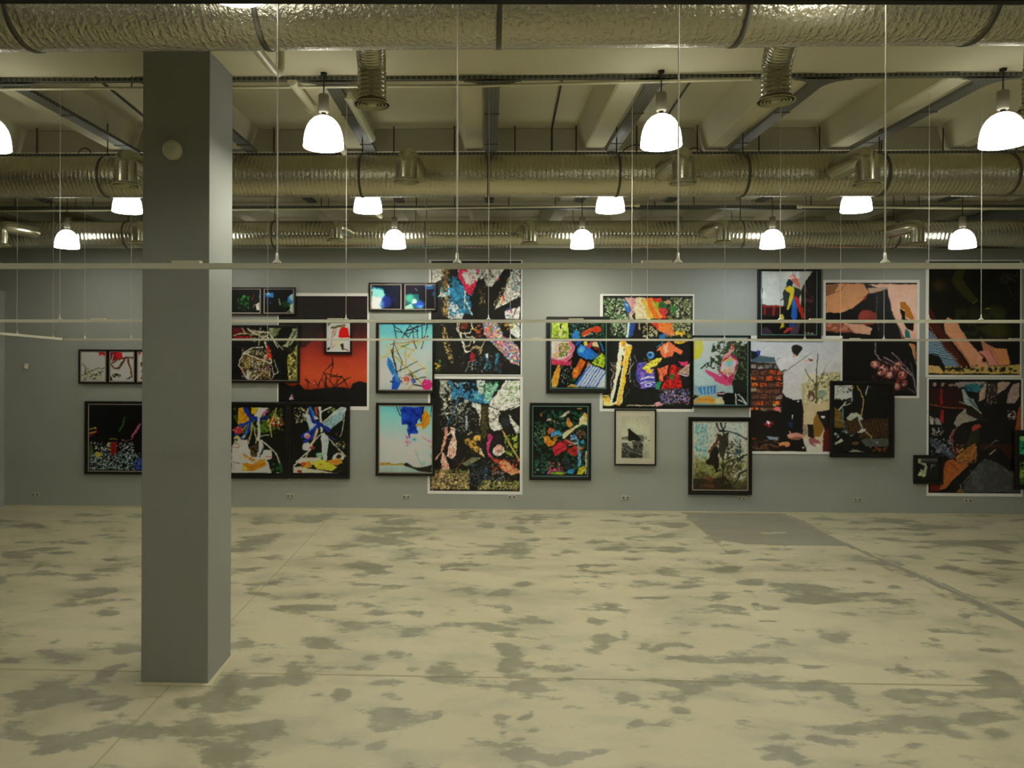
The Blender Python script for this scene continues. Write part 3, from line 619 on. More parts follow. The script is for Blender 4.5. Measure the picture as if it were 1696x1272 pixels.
def ring(o, i, y0, y1, name, mat, parent, bevel=0.0, yin=None):
    ox0, oz0, ox1, oz1 = o; ix0, iz0, ix1, iz1 = i
    A = [(ox0, oz0), (ox1, oz0), (ox1, oz1), (ox0, oz1)]; B = [(ix0, iz0), (ix1, iz0), (ix1, iz1), (ix0, iz1)]; yin = y0 if yin is None else yin
    V = [(x, y0, z) for x, z in A]+[(x, yin, z) for x, z in B]+[(x, y1, z) for x, z in A]+[(x, y1, z) for x, z in B]; Fc = []
    for k in range(4):
        j = (k+1) % 4; Fc += [(k, j, 4+j, 4+k), (8+k, 12+k, 12+j, 8+j), (k, 8+k, 8+j, j), (4+k, 4+j, 12+j, 12+k)]
    return MB().add(V, Fc).build(name, mat, parent, bevel)
def poster(label, border, art, gain=1.5, layer=0, artrect=None):
    b = wrect(border); yb = WY-.001-layer*.006; t = thing('photographic_print', ((b[0]+b[2])/2, yb, b[1]), label, 'print')
    rect_box(b, yb-.004, yb, 'white_border_sheet', M['paper'], t)
    picture(art, wrect(artrect or pxr(art.T, art.rect)), yb-.0052, t, M['satin'], gain); return t
def framed(label, outer, arts, gain=1.5, fw_=.045, fillet=None, matcol='mat', depth=.03, layer=0, pad=0, glass=True, inner=None):
    b = wrect(outer); back = WY-.016-layer*.004; fr = back-depth
    t = thing('framed_photograph', ((b[0]+b[2])/2, back, b[1]), label, 'framed picture')
    i = (b[0]+fw_, b[1]+fw_, b[2]-fw_, b[3]-fw_)
    ring(b, i, fr, back, 'frame', M['frame'], t, .003)
    rect_box((b[0]+.01, b[1]+.01, b[2]-.01, b[3]-.01), back-.004, WY-.001 if layer == 0 else back+.004, 'backing_board', M['mat'], t) if False else None
    rect_box((i[0]-.005, i[1]-.005, i[2]+.005, i[3]+.005), back-.012, back-.006, 'mount_board', M[matcol], t)
    for a in arts:
        r = wrect(pxr(a.T, a.rect)); picture(a, r, back-.0155, t, M['print'], gain*1.2)
        if fillet:
            e = .018; ring((r[0]-e, r[1]-e, r[2]+e, r[3]+e), (r[0]-.004, r[1]-.004, r[2]+.004, r[3]+.004), back-.019, back-.012, 'fillet', M[fillet], t)
        rr_ = .0
    if glass: MB().add([(i[0], fr+.008, i[1]), (i[2], fr+.008, i[1]), (i[2], fr+.008, i[3]), (i[0], fr+.008, i[3])], [(0, 1, 2, 3)]).build('glass', M['glass'], t)
    return t
V = 'd8d8c8'
# --- left group
a1 = Art(C1, (86, 124, 294, 376), 'b9bba6', 8, 11).N('8d9580', (90, 240, 294, 376), 30, .5).P('a81c22', [235, 124, 295, 124, 294, 168, 262, 150, 240, 165]).L('4c5040', 8, 100, 330, 160, 300, 220, 262, 290, 265).L('dfe3cf', 10, 140, 360, 225, 270).L('dfe3cf', 9, 230, 360, 290, 270).L('2b2a20', 6, 95, 230, 130, 260, 120, 300).N('2b2a20', (90, 260, 294, 376), 16, .60, 3).K(['e2e4d2', '8a7848'], (95, 260, 290, 370), 14, 10, 26, 'l', lw=5).L('7a6a3a', 7, 92, 320, 130, 370)
a2 = Art(C1, (341, 124, 541, 376), 'c6c8b2', 6, 12).P('6b1a1c', [341, 124, 440, 124, 455, 170, 341, 210]).P('c01820', [400, 124, 440, 130, 455, 165, 420, 200, 392, 160]).L('e8e6d6', 6, 350, 210, 372, 150).L('5a3a28', 14, 345, 225, 410, 190, 480, 172, 540, 175).L('4a2c20', 14, 480, 172, 420, 260, 380, 262, 345, 235).L('4a2c20', 16, 495, 180, 535, 340).L('30251c', 5, 470, 180, 410, 250).K(['1d1c16'], (355, 310, 440, 345), 12, 6, 14).P('10100c', [341, 330, 370, 376, 341, 376]).K(['10100c', 'e8e6d6'], (480, 335, 540, 372), 8, 6, 16)
a3 = Art(C1, (584, 124, 784, 376), 'c8c9b6', 6, 13).P('a81c22', [584, 124, 620, 124, 600, 165]).N('4a3028', (584, 150, 784, 376), 22, .55)
framed('black framed row of three small pictures, high on the wall left of the pillar', (132, 579, 276, 635.5), [a1, a2, a3], 2.6, .03, 'fillet')
b1 = Art(C1, (155, 586, 690, 1160), '050506', 8, 14)
b1.N('9fb0b4', (155, 900, 560, 1160), 11, .60).N('6f8890', (155, 1000, 610, 1160), 8, .58, 5).P('701418', [360, 915, 405, 905, 395, 1000, 355, 1040, 340, 980]).E('b09030', 240, 1020, 26, 26).P('a8b0a0', [318, 1030, 340, 1040, 330, 1080]).L('c8a040', 8, 158, 798, 215, 786).L('c8a040', 8, 158, 838, 215, 824).L('a01c18', 6, 215, 790, 218, 830, 160, 860).L('28521c', 12, 470, 690, 450, 770, 420, 808).E('3a5018', 165, 985, 30, 60, 0, .7, .3).L('8a4868', 20, 605, 755, 530, 860).L('8a4868', 7, 440, 890, 480, 900, 530, 875).L('6a6a30', 8, 330, 880, 400, 888).N('2038a0', (540, 1040, 690, 1160), 16, .5).L('c0a050', 8, 320, 930, 355, 918).K(['d0b050'], (325, 930, 350, 1000), 4, 5, 8)
framed('black framed dark picture of a foil-covered heap, low on the wall left of the pillar', (142, 664.5, 252, 785), [b1], 2.4, .04, 'fillet')
c1_ = Art(C2, (20, 60, 308, 288), '0c0e0c', 8, 15).N('1a5c24', (70, 110, 230, 270), 22, .56).E('3c7a24', 152, 130, 16, 14).L('7a3018', 8, 250, 115, 232, 165).N('3a2030', (240, 150, 308, 230), 24, .45).P('c8ccae', [265, 215, 300, 190, 308, 270, 275, 262]).L('8a7a58', 6, 235, 245, 262, 205).E('2060a0', 304, 130, 12, 18, 0, .8, .4)
c2_ = Art(C2, (360, 60, 642, 288), '101214', 8, 16).G([(0, '141618'), (1, '0c0e0c')]).P('2a78b8', [360, 88, 442, 92, 444, 135, 362, 134]).P('9cd0f0', [372, 92, 412, 94, 412, 106, 374, 104]).E('3878b8', 640, 165, 58, 70, 20).E('8cc4e8', 640, 135, 34, 34).E('a8c0a8', 632, 245, 22, 45).E('1c4020', 570, 205, 45, 30, 0, .9, .3).L('8a8a58', 8, 498, 155, 512, 210).E('24308a', 415, 190, 8, 10).E('182058', 380, 160, 20, 35, 0, .8, .4).L('b8b8a0', 5, 560, 285, 640, 262)
framed('black framed pair of dark blue and green pictures, topmost beside the pillar', (374, 476, 490.5, 522), [c1_, c2_], 1.6, .028, 'fillet')
red = Art(C2, (494, 124, 1382, 1228), '0c0c0c', 6, 17)
red.G([(0, '161412'), (.22, '171210'), (.30, '2a1412'), (.42, '70201a'), (.55, 'a03422'), (.70, 'c04a26'), (.78, 'b84422'), (.84, '8a2c18'), (1, '3a1410')], axis='y')
m_ = np.clip((red.X0-700)/600, 0, 1)*np.clip(1-(red.Y0-124)/450, 0, 1); red.put(m_*.35, '8a2026')
red.P('161412', [494, 124, 1382, 124, 1382, 380, 1000, 420, 760, 640, 494, 700], .72)
red.N('1e1b18', (500, 130, 1380, 600), 60, .55, 2, a=.6)
red.P('0b0b0c', [494, 960, 560, 1010, 640, 1030, 700, 1010, 760, 1060, 860, 1060, 950, 1040, 1100, 1035, 1220, 1045, 1240, 1000, 1300, 975, 1382, 990, 1382, 1228, 494, 1228])
for s_ in ((16, 1036, 745, 1036, 830), (13, 1036, 790, 945, 890, 890, 1040), (11, 1036, 830, 1010, 950), (13, 945, 885, 1060, 1040), (13, 950, 895, 1130, 935), (11, 1010, 930, 1130, 925, 1190, 1030), (13, 1212, 935, 1060, 1030), (11, 1130, 925, 1040, 1030), (12, 1190, 940, 1120, 1000), (14, 765, 955, 830, 1010), (11, 850, 965, 900, 1040), (24, 968, 940, 968, 1030), (11, 930, 960, 990, 1035), (10, 1150, 950, 1190, 1030), (9, 1080, 900, 1085, 1030), (9, 790, 970, 795, 1060)): red.L('0d0b0b', s_[0]*.75, *s_[1:])
red.L('c05040', 7, 815, 1010, 855, 998).E('e0c8b0', 860, 998, 7, 6).P('b080b0', [608, 1160, 616, 1115, 632, 1105, 650, 1160], .9).E('d8b0c8', 625, 1150, 16, 14, 0, .8, .4)
poster('large unframed print of a bonfire frame silhouetted against a red sunset', (459.5, 485.5, 611.5, 679), red, 1.1)
g = Art(C2, (-60, 440, 683, 964), '141414', 6, 18)
g.P('2a1c18', [-60, 440, 300, 440, 300, 520, -60, 540]).N('6b6a48', (180, 440, 520, 600), 26, .52).P('4a1418', [45, 440, 140, 440, 170, 500, 45, 530]).L('b8a880', 12, 50, 520, 170, 495, 290, 520).L('c8b890', 10, 130, 440, 165, 500).P('a01818', [60, 528, 240, 530, 220, 545, 50, 545])
g.P('7a8260', [400, 440, 530, 440, 440, 540, 400, 500]).P('8c9470', [570, 600, 640, 440, 683, 440, 683, 520, 600, 640, 530, 630]).P('5c6244', [450, 445, 520, 440, 470, 540]).L('141414', 10, 600, 600, 670, 470)
g.P('8a8238', [585, 720, 640, 680, 683, 600, 683, 964, 600, 964, 590, 830]).N('24221a', (580, 600, 683, 964), 18, .52, 4).N('c4bc7c', (585, 680, 683, 960), 14, .60, 6)
g.P('2a2418', [150, 700, 210, 650, 330, 640, 360, 700, 430, 800, 400, 940, 250, 962, 170, 930, 105, 830]).N('9a9478', (120, 650, 430, 960), 14, .52, 7).N('6a4a20', (120, 700, 430, 960), 22, .55, 8).N('c8c8b0', (150, 740, 400, 900), 11, .62, 9)
g.P('a09040', [155, 775, 210, 770, 205, 845, 150, 850], .7).K(['141210'], (158, 775, 208, 845), 14, 4, 6)
for c, s_ in (('d8cdb4', (12, 150, 695, 430, 800)), ('d8cdb4', (10, 145, 700, 100, 815, 170, 935, 250, 962, 430, 800)), ('d8cdb4', (10, 150, 690, 230, 645, 340, 636)), ('e0d8bc', (9, 190, 450, 350, 560, 430, 800)), ('e0d8bc', (9, 300, 480, 405, 495, 490, 640)), ('d8d0b0', (8, 320, 440, 300, 540, 300, 620)), ('e4dcc4', (9, 250, 480, 390, 490)), ('d8d0b0', (8, 405, 495, 330, 560)), ('c8b890', (8, 340, 520, 425, 770)), ('d0c090', (8, 430, 800, 360, 880, 260, 962)), ('d0c8a8', (6, 455, 760, 495, 885, 450, 915)), ('d0c8a8', (6, 430, 810, 455, 915, 430, 960)), ('9a7a50', (10, 400, 830, 300, 930)), ('c8b890', (7, 400, 495, 540, 660))): g.L(c, *s_)
g.P('b03020', [380, 610, 410, 640, 440, 740, 380, 760], .9).P('5a2a5a', [370, 820, 430, 805, 380, 880], .7).P('dcdcc8', [180, 890, 215, 910, 200, 964, 178, 950]).L('a01818', 5, 110, 840, 150, 900).N('808070', (80, 630, 190, 700), 8, .66, 12, a=.6)
framed('black framed picture of a geometric stick figure wheel, left of the red sunset', (368, 538.5, 497.5, 634), [g], 1.5, .04, 'fillet', layer=1)
s6 = Art(C2, (980, 395, 1214, 682), 'c8cabc', 5, 19)
s6.P('c01418', [1110, 450, 1140, 435, 1185, 435, 1200, 520, 1212, 545, 1095, 545]).L('6a5a40', 22, 1030, 440, 1100, 430, 1160, 415).P('8a7a58', [1120, 415, 1165, 408, 1165, 436, 1125, 440]).K(['8a2020'], (1025, 470, 1090, 640), 12, 8, 20, 'l', ang=110, lw=5).P('c8c89c', [1070, 560, 1130, 560, 1110, 640, 1050, 620], .8).P('2a2018', [1120, 610, 1150, 600, 1150, 650, 1190, 660, 1130, 660]).L('6a3a30', 8, 1130, 640, 1200, 675).K(['20201c'], (985, 640, 1010, 680), 4, 5, 12).K(['30302a'], (982, 400, 1010, 450), 4, 5, 10).P('a01418', [1192, 500, 1214, 540, 1200, 545])
framed('small black framed picture of a red rag on white, hung over the red sunset print', (538.5, 527, 584.3, 586.4), [s6], 1.5, .026, None, layer=2)
def balloons(seed, r, T):
    return Art(T, r, '0f130c', 6, seed)
k1 = balloons(20, (-50, 220, 580, 908), C3)
k1.N('3c5a18', (40, 220, 580, 520), 30, .5, 1).N('8a9a40', (300, 240, 580, 470), 16, .62, 2).N('5a7a28', (300, 300, 500, 500), 18, .58, 9).P('c8921c', [100, 220, 165, 220, 230, 380, 150, 400, 95, 400]).P('e0a820', [230, 220, 300, 220, 290, 300, 240, 290]).L('182a8a', 40, 165, 220, 230, 330, 330, 350).L('14247a', 30, 330, 340, 400, 320).L('1c3c98', 36, 230, 370, 110, 420, 70, 500).L('1c3c98', 34, 225, 380, 190, 480, 120, 580).L('4a90c0', 9, 210, 390, 180, 480, 140, 540).L('b08a30', 14, 190, 400, 130, 480)
k1.P('dadcd0', [300, 220, 420, 220, 330, 320, 260, 310, 300, 260]).K(['d870b0', '9a3070'], (360, 250, 420, 320), 10, 8, 18).L('dcdccb', 26, 315, 300, 318, 560).K(['c04028', 'b0a060', 'e0d8b0', '8a2028'], (400, 330, 580, 420), 34, 8, 20).L('c8b060', 12, 500, 225, 430, 420, 450, 530).E('9a2c38', 100, 470, 50, 35).K(['d8605a', 'a06020'], (45, 430, 150, 500), 10, 8, 18)
k1.N('b8b48c', (40, 500, 230, 620), 20, .5, 5).P('d8d8cc', [35, 620, 130, 560, 200, 560, 210, 660, 330, 700, 420, 800, 450, 908, 35, 908]).L('a87850', 8, 35, 640, 110, 640, 110, 610, 40, 600).L('6a4a30', 8, 50, 795, 130, 810).L('c0a878', 12, 245, 380, 215, 600).L('d0b888', 12, 250, 400, 300, 560, 260, 640, 210, 670).P('5a4430', [215, 640, 300, 600, 310, 740, 240, 740]).N('1c1814', (210, 580, 320, 740), 16, .55, 6)
k1.P('c4d0d0', [320, 570, 350, 560, 370, 640, 310, 760, 300, 740]).L('262c50', 10, 360, 640, 325, 740).P('dcdcd0', [370, 665, 450, 665, 450, 760, 380, 780, 350, 720]).L('c8282a', 8, 395, 735, 450, 735).L('e0dcc8', 12, 345, 560, 490, 690, 545, 810).L('dcd8c4', 8, 330, 520, 425, 512).P('d08a20', [150, 800, 250, 810, 380, 750, 390, 830, 250, 890, 150, 885]).L('a04818', 8, 170, 830, 230, 860).L('b05818', 8, 260, 850, 380, 800).E('e0c048', 170, 860, 25, 25).P('c89050', [150, 700, 250, 750, 300, 770, 250, 790, 160, 740]).N('1c5a28', (440, 780, 580, 908), 22, .5, 8).E('b8c4b8', 515, 903, 14, 5)
framed('black framed picture of yellow and blue balloons, lower left beside the pillar', (371, 665.6, 478, 792), [k1], 1.5, .045, None, layer=1)
k2 = balloons(21, (678, 212, 1235, 908), C3)
k2.N('a8a888', (680, 215, 880, 400), 16, .55, 1).N('7a8a4a', (1020, 215, 1130, 290), 18, .5, 2).L('e0e0d4', 24, 955, 215, 975, 470).L('dcdcd0', 14, 970, 270, 1080, 215).P('9ab4bc', [980, 380, 1175, 215, 1230, 225, 1190, 350, 1055, 460]).N('5a7a84', (1000, 230, 1220, 440), 10, .6, 3, (1, .5), poly=[980, 380, 1175, 215, 1230, 225, 1190, 350, 1055, 460]).L('e4d8b0', 9, 980, 380, 1175, 217).L('dcd8c8', 9, 1235, 240, 1100, 290).L('c8c0a0', 8, 1222, 250, 1175, 525).L('d8c090', 7, 760, 215, 860, 320)
k2.P('b8ccd0', [790, 290, 850, 290, 920, 400, 850, 450, 830, 380]).L('182a88', 40, 860, 270, 900, 370, 980, 410, 1050, 460).L('2070b8', 26, 850, 215, 890, 300).L('1c2c90', 44, 930, 420, 850, 480, 780, 520).L('1c2c90', 34, 930, 430, 870, 540, 800, 580).L('4a98cc', 16, 900, 420, 850, 460).E('c8c0c8', 825, 520, 34, 30).K(['c84050'], (800, 490, 850, 540), 6, 6, 12).P('9a4028', [900, 215, 930, 215, 940, 300, 910, 310]).P('d8d8cc', [890, 310, 930, 315, 940, 340, 900, 350])
k2.L('c8a888', 26, 930, 450, 900, 560, 860, 640).L('d8d0b4', 12, 970, 500, 880, 600, 830, 700, 810, 780).L('d8d0b4', 12, 1000, 490, 1225, 730).L('e0dccc', 12, 870, 650, 690, 830).E('d0d0cc', 820, 630, 45, 36, -30).K(['8a3040', 'a04030'], (850, 590, 900, 650), 7, 6, 16).P('c4d4d8', [975, 480, 1045, 520, 1050, 600, 1025, 770, 985, 770, 975, 600]).L('8aa8b8', 8, 1010, 560, 1000, 740).L('90a8a8', 9, 1030, 560, 1020, 700).P('88a890', [920, 700, 980, 690, 975, 745, 935, 745]).L('202c70', 14, 1050, 520, 1130, 560).E('a02060', 1130, 498, 10, 8).K(['c8c080', '5078a0', '7a6a30'], (1130, 570, 1220, 650), 12, 6, 16)
k2.P('d8dcc8', [700, 790, 780, 750, 960, 745, 1000, 800, 800, 830]).E('d8d4c8', 1150, 740, 62, 44).E('141410', 1155, 735, 26, 22).P('d88a30', [1030, 770, 1190, 750, 1195, 800, 1080, 830, 1040, 800]).L('a85820', 7, 1050, 790, 1180, 780).P('d89028', [760, 800, 860, 780, 880, 840, 800, 860]).E('c05020', 790, 815, 24, 22).P('d8c840', [880, 790, 1000, 760, 1060, 810, 1140, 840, 1080, 880, 930, 870]).E('c89028', 970, 820, 14, 12).P('d8c8b0', [680, 840, 760, 845, 1140, 908, 680, 908]).P('a02020', [720, 880, 760, 875, 770, 905, 730, 903]).N('244820', (1100, 860, 1235, 908), 18, .5, 6)
framed('black framed picture of blue balloons on white poles over yellow fruit, below the red sunset', (479, 665.6, 580.3, 792), [k2], 1.5, .045, None, layer=2)
# --- centre left
d1 = Art(C4, (97, 138, 385, 372), '0c0a10', 10, 22).G([(0, '101828'), (.3, '0c1028'), (1, '0a0812')])
d1.P('2a7a98', [97, 160, 150, 165, 220, 175, 240, 250, 200, 300, 97, 330]).P('84c0bc', [97, 175, 200, 180, 230, 220, 225, 255, 180, 270, 97, 300]).P('c0d4c8', [97, 250, 200, 255, 195, 372, 97, 372]).E('1c2878', 245, 300, 45, 60, 0, .9, .3).E('4878a8', 205, 330, 22, 40, 0, .8, .4).E('182068', 320, 280, 16, 30, 0, .6, .5).N('0c2838', (210, 190, 320, 260), 20, .5)
d2 = Art(C4, (437, 138, 725, 372), '14141a', 10, 23).G([(0, '18182a'), (.5, '101018'), (1, '0c0a12')])
d2.P('1c5a68', [437, 230, 560, 225, 580, 300, 600, 360, 437, 372]).E('4aa88c', 480, 265, 42, 40, 0, .9, .35).E('b8d0b8', 525, 300, 25, 28, 0, .95, .3).P('8cb8a8', [437, 340, 500, 320, 520, 372, 437, 372]).E('2c48a8', 580, 330, 45, 40, 0, .9, .3).E('50a0c8', 580, 355, 30, 16, 0, .8, .4).P('2058a0', [615, 138, 725, 138, 725, 175, 640, 180], .8).P('b8dcf4', [640, 138, 700, 138, 695, 146, 650, 146]).P('1c4878', [700, 200, 725, 200, 725, 245, 700, 240], .9).L('90a8a0', 5, 530, 170, 548, 185)
framed('black framed pair of abstract blue and white pictures, above the blue sky picture', (611.5, 468.5, 723, 515.5), [d1, d2], 1.45, .028, 'fillet', layer=2)
sk = Art(C4, (178, 524, 704, 1180), 'b8d0cc', 3, 24).G([(0, '62b0d4'), (.15, '70bcdc'), (.3, 'a4d0d8'), (.6, 'bcd2ce'), (1, 'b8ccc8')])
for s_ in ((315, 530, 350, 670), (310, 535, 420, 620, 470, 660), (325, 600, 440, 620, 560, 600), (430, 610, 480, 530), (400, 670, 440, 600, 640, 530), (560, 540, 550, 670), (510, 590, 520, 670), (470, 540, 560, 600), (598, 530, 600, 670), (648, 530, 625, 655), (440, 620, 470, 660, 510, 580), (440, 590, 570, 545)): sk.L('23262c', 8, *s_)
for c, s_ in (('a8a034', (13, 275, 790, 610, 1130)), ('b8a848', (10, 250, 735, 300, 815)), ('b8a84c', (12, 200, 860, 330, 800, 470, 720)), ('c8a860', (10, 245, 800, 400, 740, 580, 700)), ('a8763c', (11, 285, 735, 330, 715, 450, 712, 560, 690)), ('b88a40', (10, 345, 730, 520, 790)), ('c8b068', (10, 415, 810, 620, 965)), ('b89850', (10, 435, 760, 440, 940)), ('b8a048', (9, 460, 850, 600, 690)), ('2c2c30', (16, 300, 790, 350, 1010, 370, 1100)), ('3a3a34', (7, 325, 730, 400, 900, 385, 1000)), ('28483c', (9, 355, 1000, 560, 898)), ('5a4a2c', (9, 440, 1040, 630, 965)), ('24342c', (9, 530, 1080, 680, 1042)), ('5a3c20', (12, 560, 690, 660, 645)), ('3a2c24', (10, 520, 700, 545, 770)), ('3a2c24', (8, 600, 770, 612, 690)), ('34805c', (10, 400, 755, 470, 725)), ('b09048', (8, 430, 970, 430, 1010)), ('34683c', (10, 480, 1000, 515, 1065)), ('30383c', (8, 330, 690, 310, 760, 320, 830))): sk.L(c, *s_)
sk.P('2878b8', [262, 855, 300, 900, 340, 1010, 310, 1040, 250, 930]).K(['1c4878'], (265, 890, 320, 1010), 8, 8, 14, 'l', ang=-25, lw=5).P('1c50b0', [305, 1070, 350, 1000, 385, 1120, 360, 1180, 300, 1180]).P('3880c8', [330, 1010, 360, 1020, 385, 1110, 340, 1090]).P('a8d4c0', [640, 940, 685, 880, 690, 1080, 650, 1070]).P('c8d880', [635, 950, 650, 945, 650, 1050, 638, 1050]).E('c82878', 655, 1130, 50, 55).P('c82878', [630, 1060, 660, 1100, 610, 1140]).N('e078b0', (610, 1080, 704, 1180), 14, .62, 3).P('c8ccbc', [370, 1180, 400, 1130, 500, 1110, 600, 1150, 610, 1180]).E('b84828', 445, 1075, 28, 28).K(['d89080', '90382c', '40405c', 'd8d0c0'], (375, 1020, 500, 1120), 24, 8, 22, 'l', lw=6).P('1c4898', [490, 1075, 530, 1070, 545, 1110, 505, 1120]).E('c8d0dc', 512, 1098, 8, 6).L('302c24', 12, 510, 1130, 610, 1140).L('c8543c', 6, 470, 1170, 500, 1130).L('202838', 10, 290, 1103, 320, 1102)
framed('black framed picture of tangled sticks against a blue sky, left of the tall tree prints', (623.5, 534, 719.5, 651), [sk], 1.5, .03, 'fillet', layer=1)
s2 = Art(C5, (178, 200, 700, 856), 'b8d0cc', 4, 25).G([(0, '68b4d8'), (.3, 'a0cce0'), (.55, 'bcd4d8'), (.85, 'b8ccc8'), (.9, 'a8bcb8'), (1, 'a0b4b0')])
s2.P('143ca8', [390, 205, 600, 205, 605, 300, 560, 340, 545, 430, 575, 480, 490, 470, 480, 520, 450, 440, 450, 380, 395, 385]).N('0c2480', (390, 205, 600, 480), 26, .5, 1, poly=[390, 205, 600, 205, 605, 300, 560, 340, 545, 430, 575, 480, 490, 470, 480, 520, 450, 440, 450, 380, 395, 385]).E('2868c8', 430, 300, 30, 34, 0, .7, .4).L('14181c', 8, 345, 205, 385, 290).L('14181c', 7, 370, 205, 390, 250).L('14181c', 16, 610, 205, 590, 340)
s2.P('c88a1c', [600, 280, 640, 220, 680, 300, 670, 380, 610, 430, 590, 390, 540, 400, 540, 370, 600, 365]).L('8a5a14', 5, 620, 250, 600, 370).L('8a5a14', 5, 655, 280, 610, 380).L('1c1c18', 8, 685, 300, 695, 205).E('a8d8b0', 440, 400, 22, 26, 0, .7, .4).K(['d05890'], (445, 500, 490, 590), 12, 7, 14)
s2.P('c4dcdc', [490, 480, 600, 460, 700, 560, 700, 740, 640, 808, 540, 808, 450, 740, 440, 670, 500, 600]).E('d4e4e0', 510, 690, 60, 90, -15, .7, .3).E('a8c8c4', 630, 620, 50, 130, -20, .5, .4).E('4890c8', 530, 535, 24, 16, 0, .8, .4).L('88a49c', 8, 530, 630, 600, 800).P('c870a0', [580, 490, 695, 545, 690, 565, 600, 510], .8).P('d88050', [650, 560, 698, 600, 698, 630], .8).P('50885c', [680, 660, 700, 690, 695, 730], .8).E('88a8c0', 615, 770, 20, 28, 0, .7, .4)
s2.L('a8882c', 14, 178, 786, 420, 776).K(['8a7020', 'b08c30'], (180, 770, 430, 786), 12, 8, 16).P('24241c', [420, 780, 450, 762, 520, 800, 600, 810, 700, 780, 700, 856, 590, 850, 500, 806, 430, 796])
framed('black framed picture of blue cloth and a white balloon under a pale sky', (623, 667, 719.5, 787.5), [s2], 1.5, .03, 'fillet', layer=1)
# --- tall tree prints
tr = Art(C6, (85, 74, 985, 1212), '10100f', 9, 26)
tr.P('bcb8ae', [95, 150, 215, 150, 210, 240, 120, 300, 95, 300]).P('c4c2ba', [340, 150, 820, 150, 700, 330, 620, 335, 560, 240, 520, 320, 400, 300]).P('b8b8b0', [975, 150, 975, 430, 860, 490, 720, 560, 800, 420, 860, 260, 900, 150]).P('c0c4c4', [240, 480, 300, 480, 420, 600, 400, 655, 260, 650])
tr.P('c4ccc8', [180, 360, 270, 320, 290, 400, 240, 430, 160, 440]).P('1c5878', [300, 220, 420, 360, 470, 470, 520, 620, 400, 600, 330, 500, 290, 400]).N('2a7aa0', (240, 220, 520, 640), 22, .55, 1).N('3c90b0', (140, 330, 300, 480), 18, .55, 2)
tr.N('8a6a30', (190, 150, 270, 650), 20, .52, 3, (.6, 1.6)).N('c8a868', (200, 400, 260, 640), 14, .6, 13, (.6, 1.6)).N('4a3c20', (170, 150, 280, 400), 24, .5, 14)
tr.P('c02848', [365, 155, 430, 150, 540, 280, 500, 400, 470, 420, 420, 360, 350, 220]).P('d4ccc8', [385, 210, 440, 200, 500, 280, 480, 330, 440, 300]).N('d8c4c4', (380, 160, 540, 320), 22, .52, 4).E('c84888', 548, 180, 16, 30).N('881830', (430, 290, 530, 420), 20, .58, 5).L('c8c8bc', 12, 430, 380, 415, 550).L('c4c4b8', 10, 430, 470, 500, 620)
tr.P('0f0f0e', [530, 330, 620, 240, 640, 330, 690, 340, 820, 150, 890, 150, 860, 260, 790, 400, 690, 520, 700, 590, 860, 490, 985, 440, 985, 520, 820, 560, 690, 640, 560, 690, 480, 560]).N('8a7a50', (560, 320, 640, 520), 12, .6, 6, (.5, 2)).N('a89868', (700, 200, 880, 560), 12, .58, 7, poly=[840, 260, 900, 180, 920, 260, 800, 440, 700, 560, 690, 540])
tr.K(['15150f'], (560, 160, 720, 300), 22, 15, 50, 'l', lw=4).K(['15150f'], (880, 170, 980, 420), 16, 15, 50, 'l', lw=4, sd=2).K(['1c2830'], (250, 470, 400, 650), 16, 15, 45, 'l', lw=5, sd=3).P('a82818', [745, 250, 775, 230, 760, 280]).P('b83420', [800, 400, 825, 460, 810, 480, 795, 440]).P('d89878', [780, 450, 815, 500, 790, 510]).E('4888a8', 945, 345, 14, 14).K(['3080a8'], (900, 170, 970, 360), 8, 5, 10)
tr.P('c4c4c0', [820, 580, 970, 530, 970, 655, 830, 655]).K(['a82838', '2c3c88', 'c88090'], (820, 560, 900, 620), 9, 8, 16).P('bcc0bc', [870, 700, 975, 690, 975, 860, 880, 800]).K(['90a030', '8a6030'], (830, 690, 920, 780), 12, 8, 20).L('14140f', 8, 880, 810, 970, 880).L('14140f', 7, 950, 530, 900, 640).L('14140f', 9, 930, 700, 975, 740)
tr.L('b8b098', 9, 370, 700, 360, 790, 430, 930, 470, 920, 500, 830).L('c4bca8', 11, 350, 700, 350, 770, 400, 800, 470, 800, 500, 740, 490, 695).E('5c2410', 420, 720, 35, 40).L('c4bca8', 14, 380, 800, 420, 960, 440, 990, 480, 980).L('c8c0a8', 10, 420, 790, 440, 840, 520, 840, 510, 900).L('b8b098', 8, 620, 880, 590, 940).E('8c7c58', 545, 970, 55, 50).E('141008', 535, 985, 42, 38).K(['c8a040'], (510, 740, 545, 790), 4, 6, 10).P('7a1c24', [500, 980, 530, 1030, 520, 1090, 480, 1080, 475, 1030]).L('b8b4a8', 5, 475, 1080, 440, 1180)
q = [610, 700, 740, 690, 820, 830, 900, 870, 975, 960, 975, 1120, 900, 1100, 760, 960, 660, 860, 615, 800]
tr.P('c8c0b8', q)
for i, c in enumerate(['b82c30', '2848a0', 'd8982c', 'c84860', '3c8040', 'a82c58', '3070a8']): tr.N(c, (600, 680, 985, 1130), 13, .64, 40+i, poly=q)
tr.P('c87838', [640, 740, 680, 730, 680, 780, 650, 780]).N('a84030', (520, 700, 620, 850), 18, .55, 8).P('2c4a60', [620, 1010, 660, 1000, 660, 1080, 640, 1090]).P('c4ccd0', [628, 1010, 658, 1005, 655, 1060]).P('28607a', [745, 990, 775, 1000, 740, 1120, 725, 1110]).N('2c6478', (610, 1080, 700, 1170), 16, .5, 9).N('8898a0', (480, 1050, 560, 1180), 14, .58, 10).P('28301c', [135, 1080, 180, 1130, 180, 1185, 135, 1180]).K(['3c6c30', 'a89030'], (135, 1080, 180, 1180), 7, 8, 18)
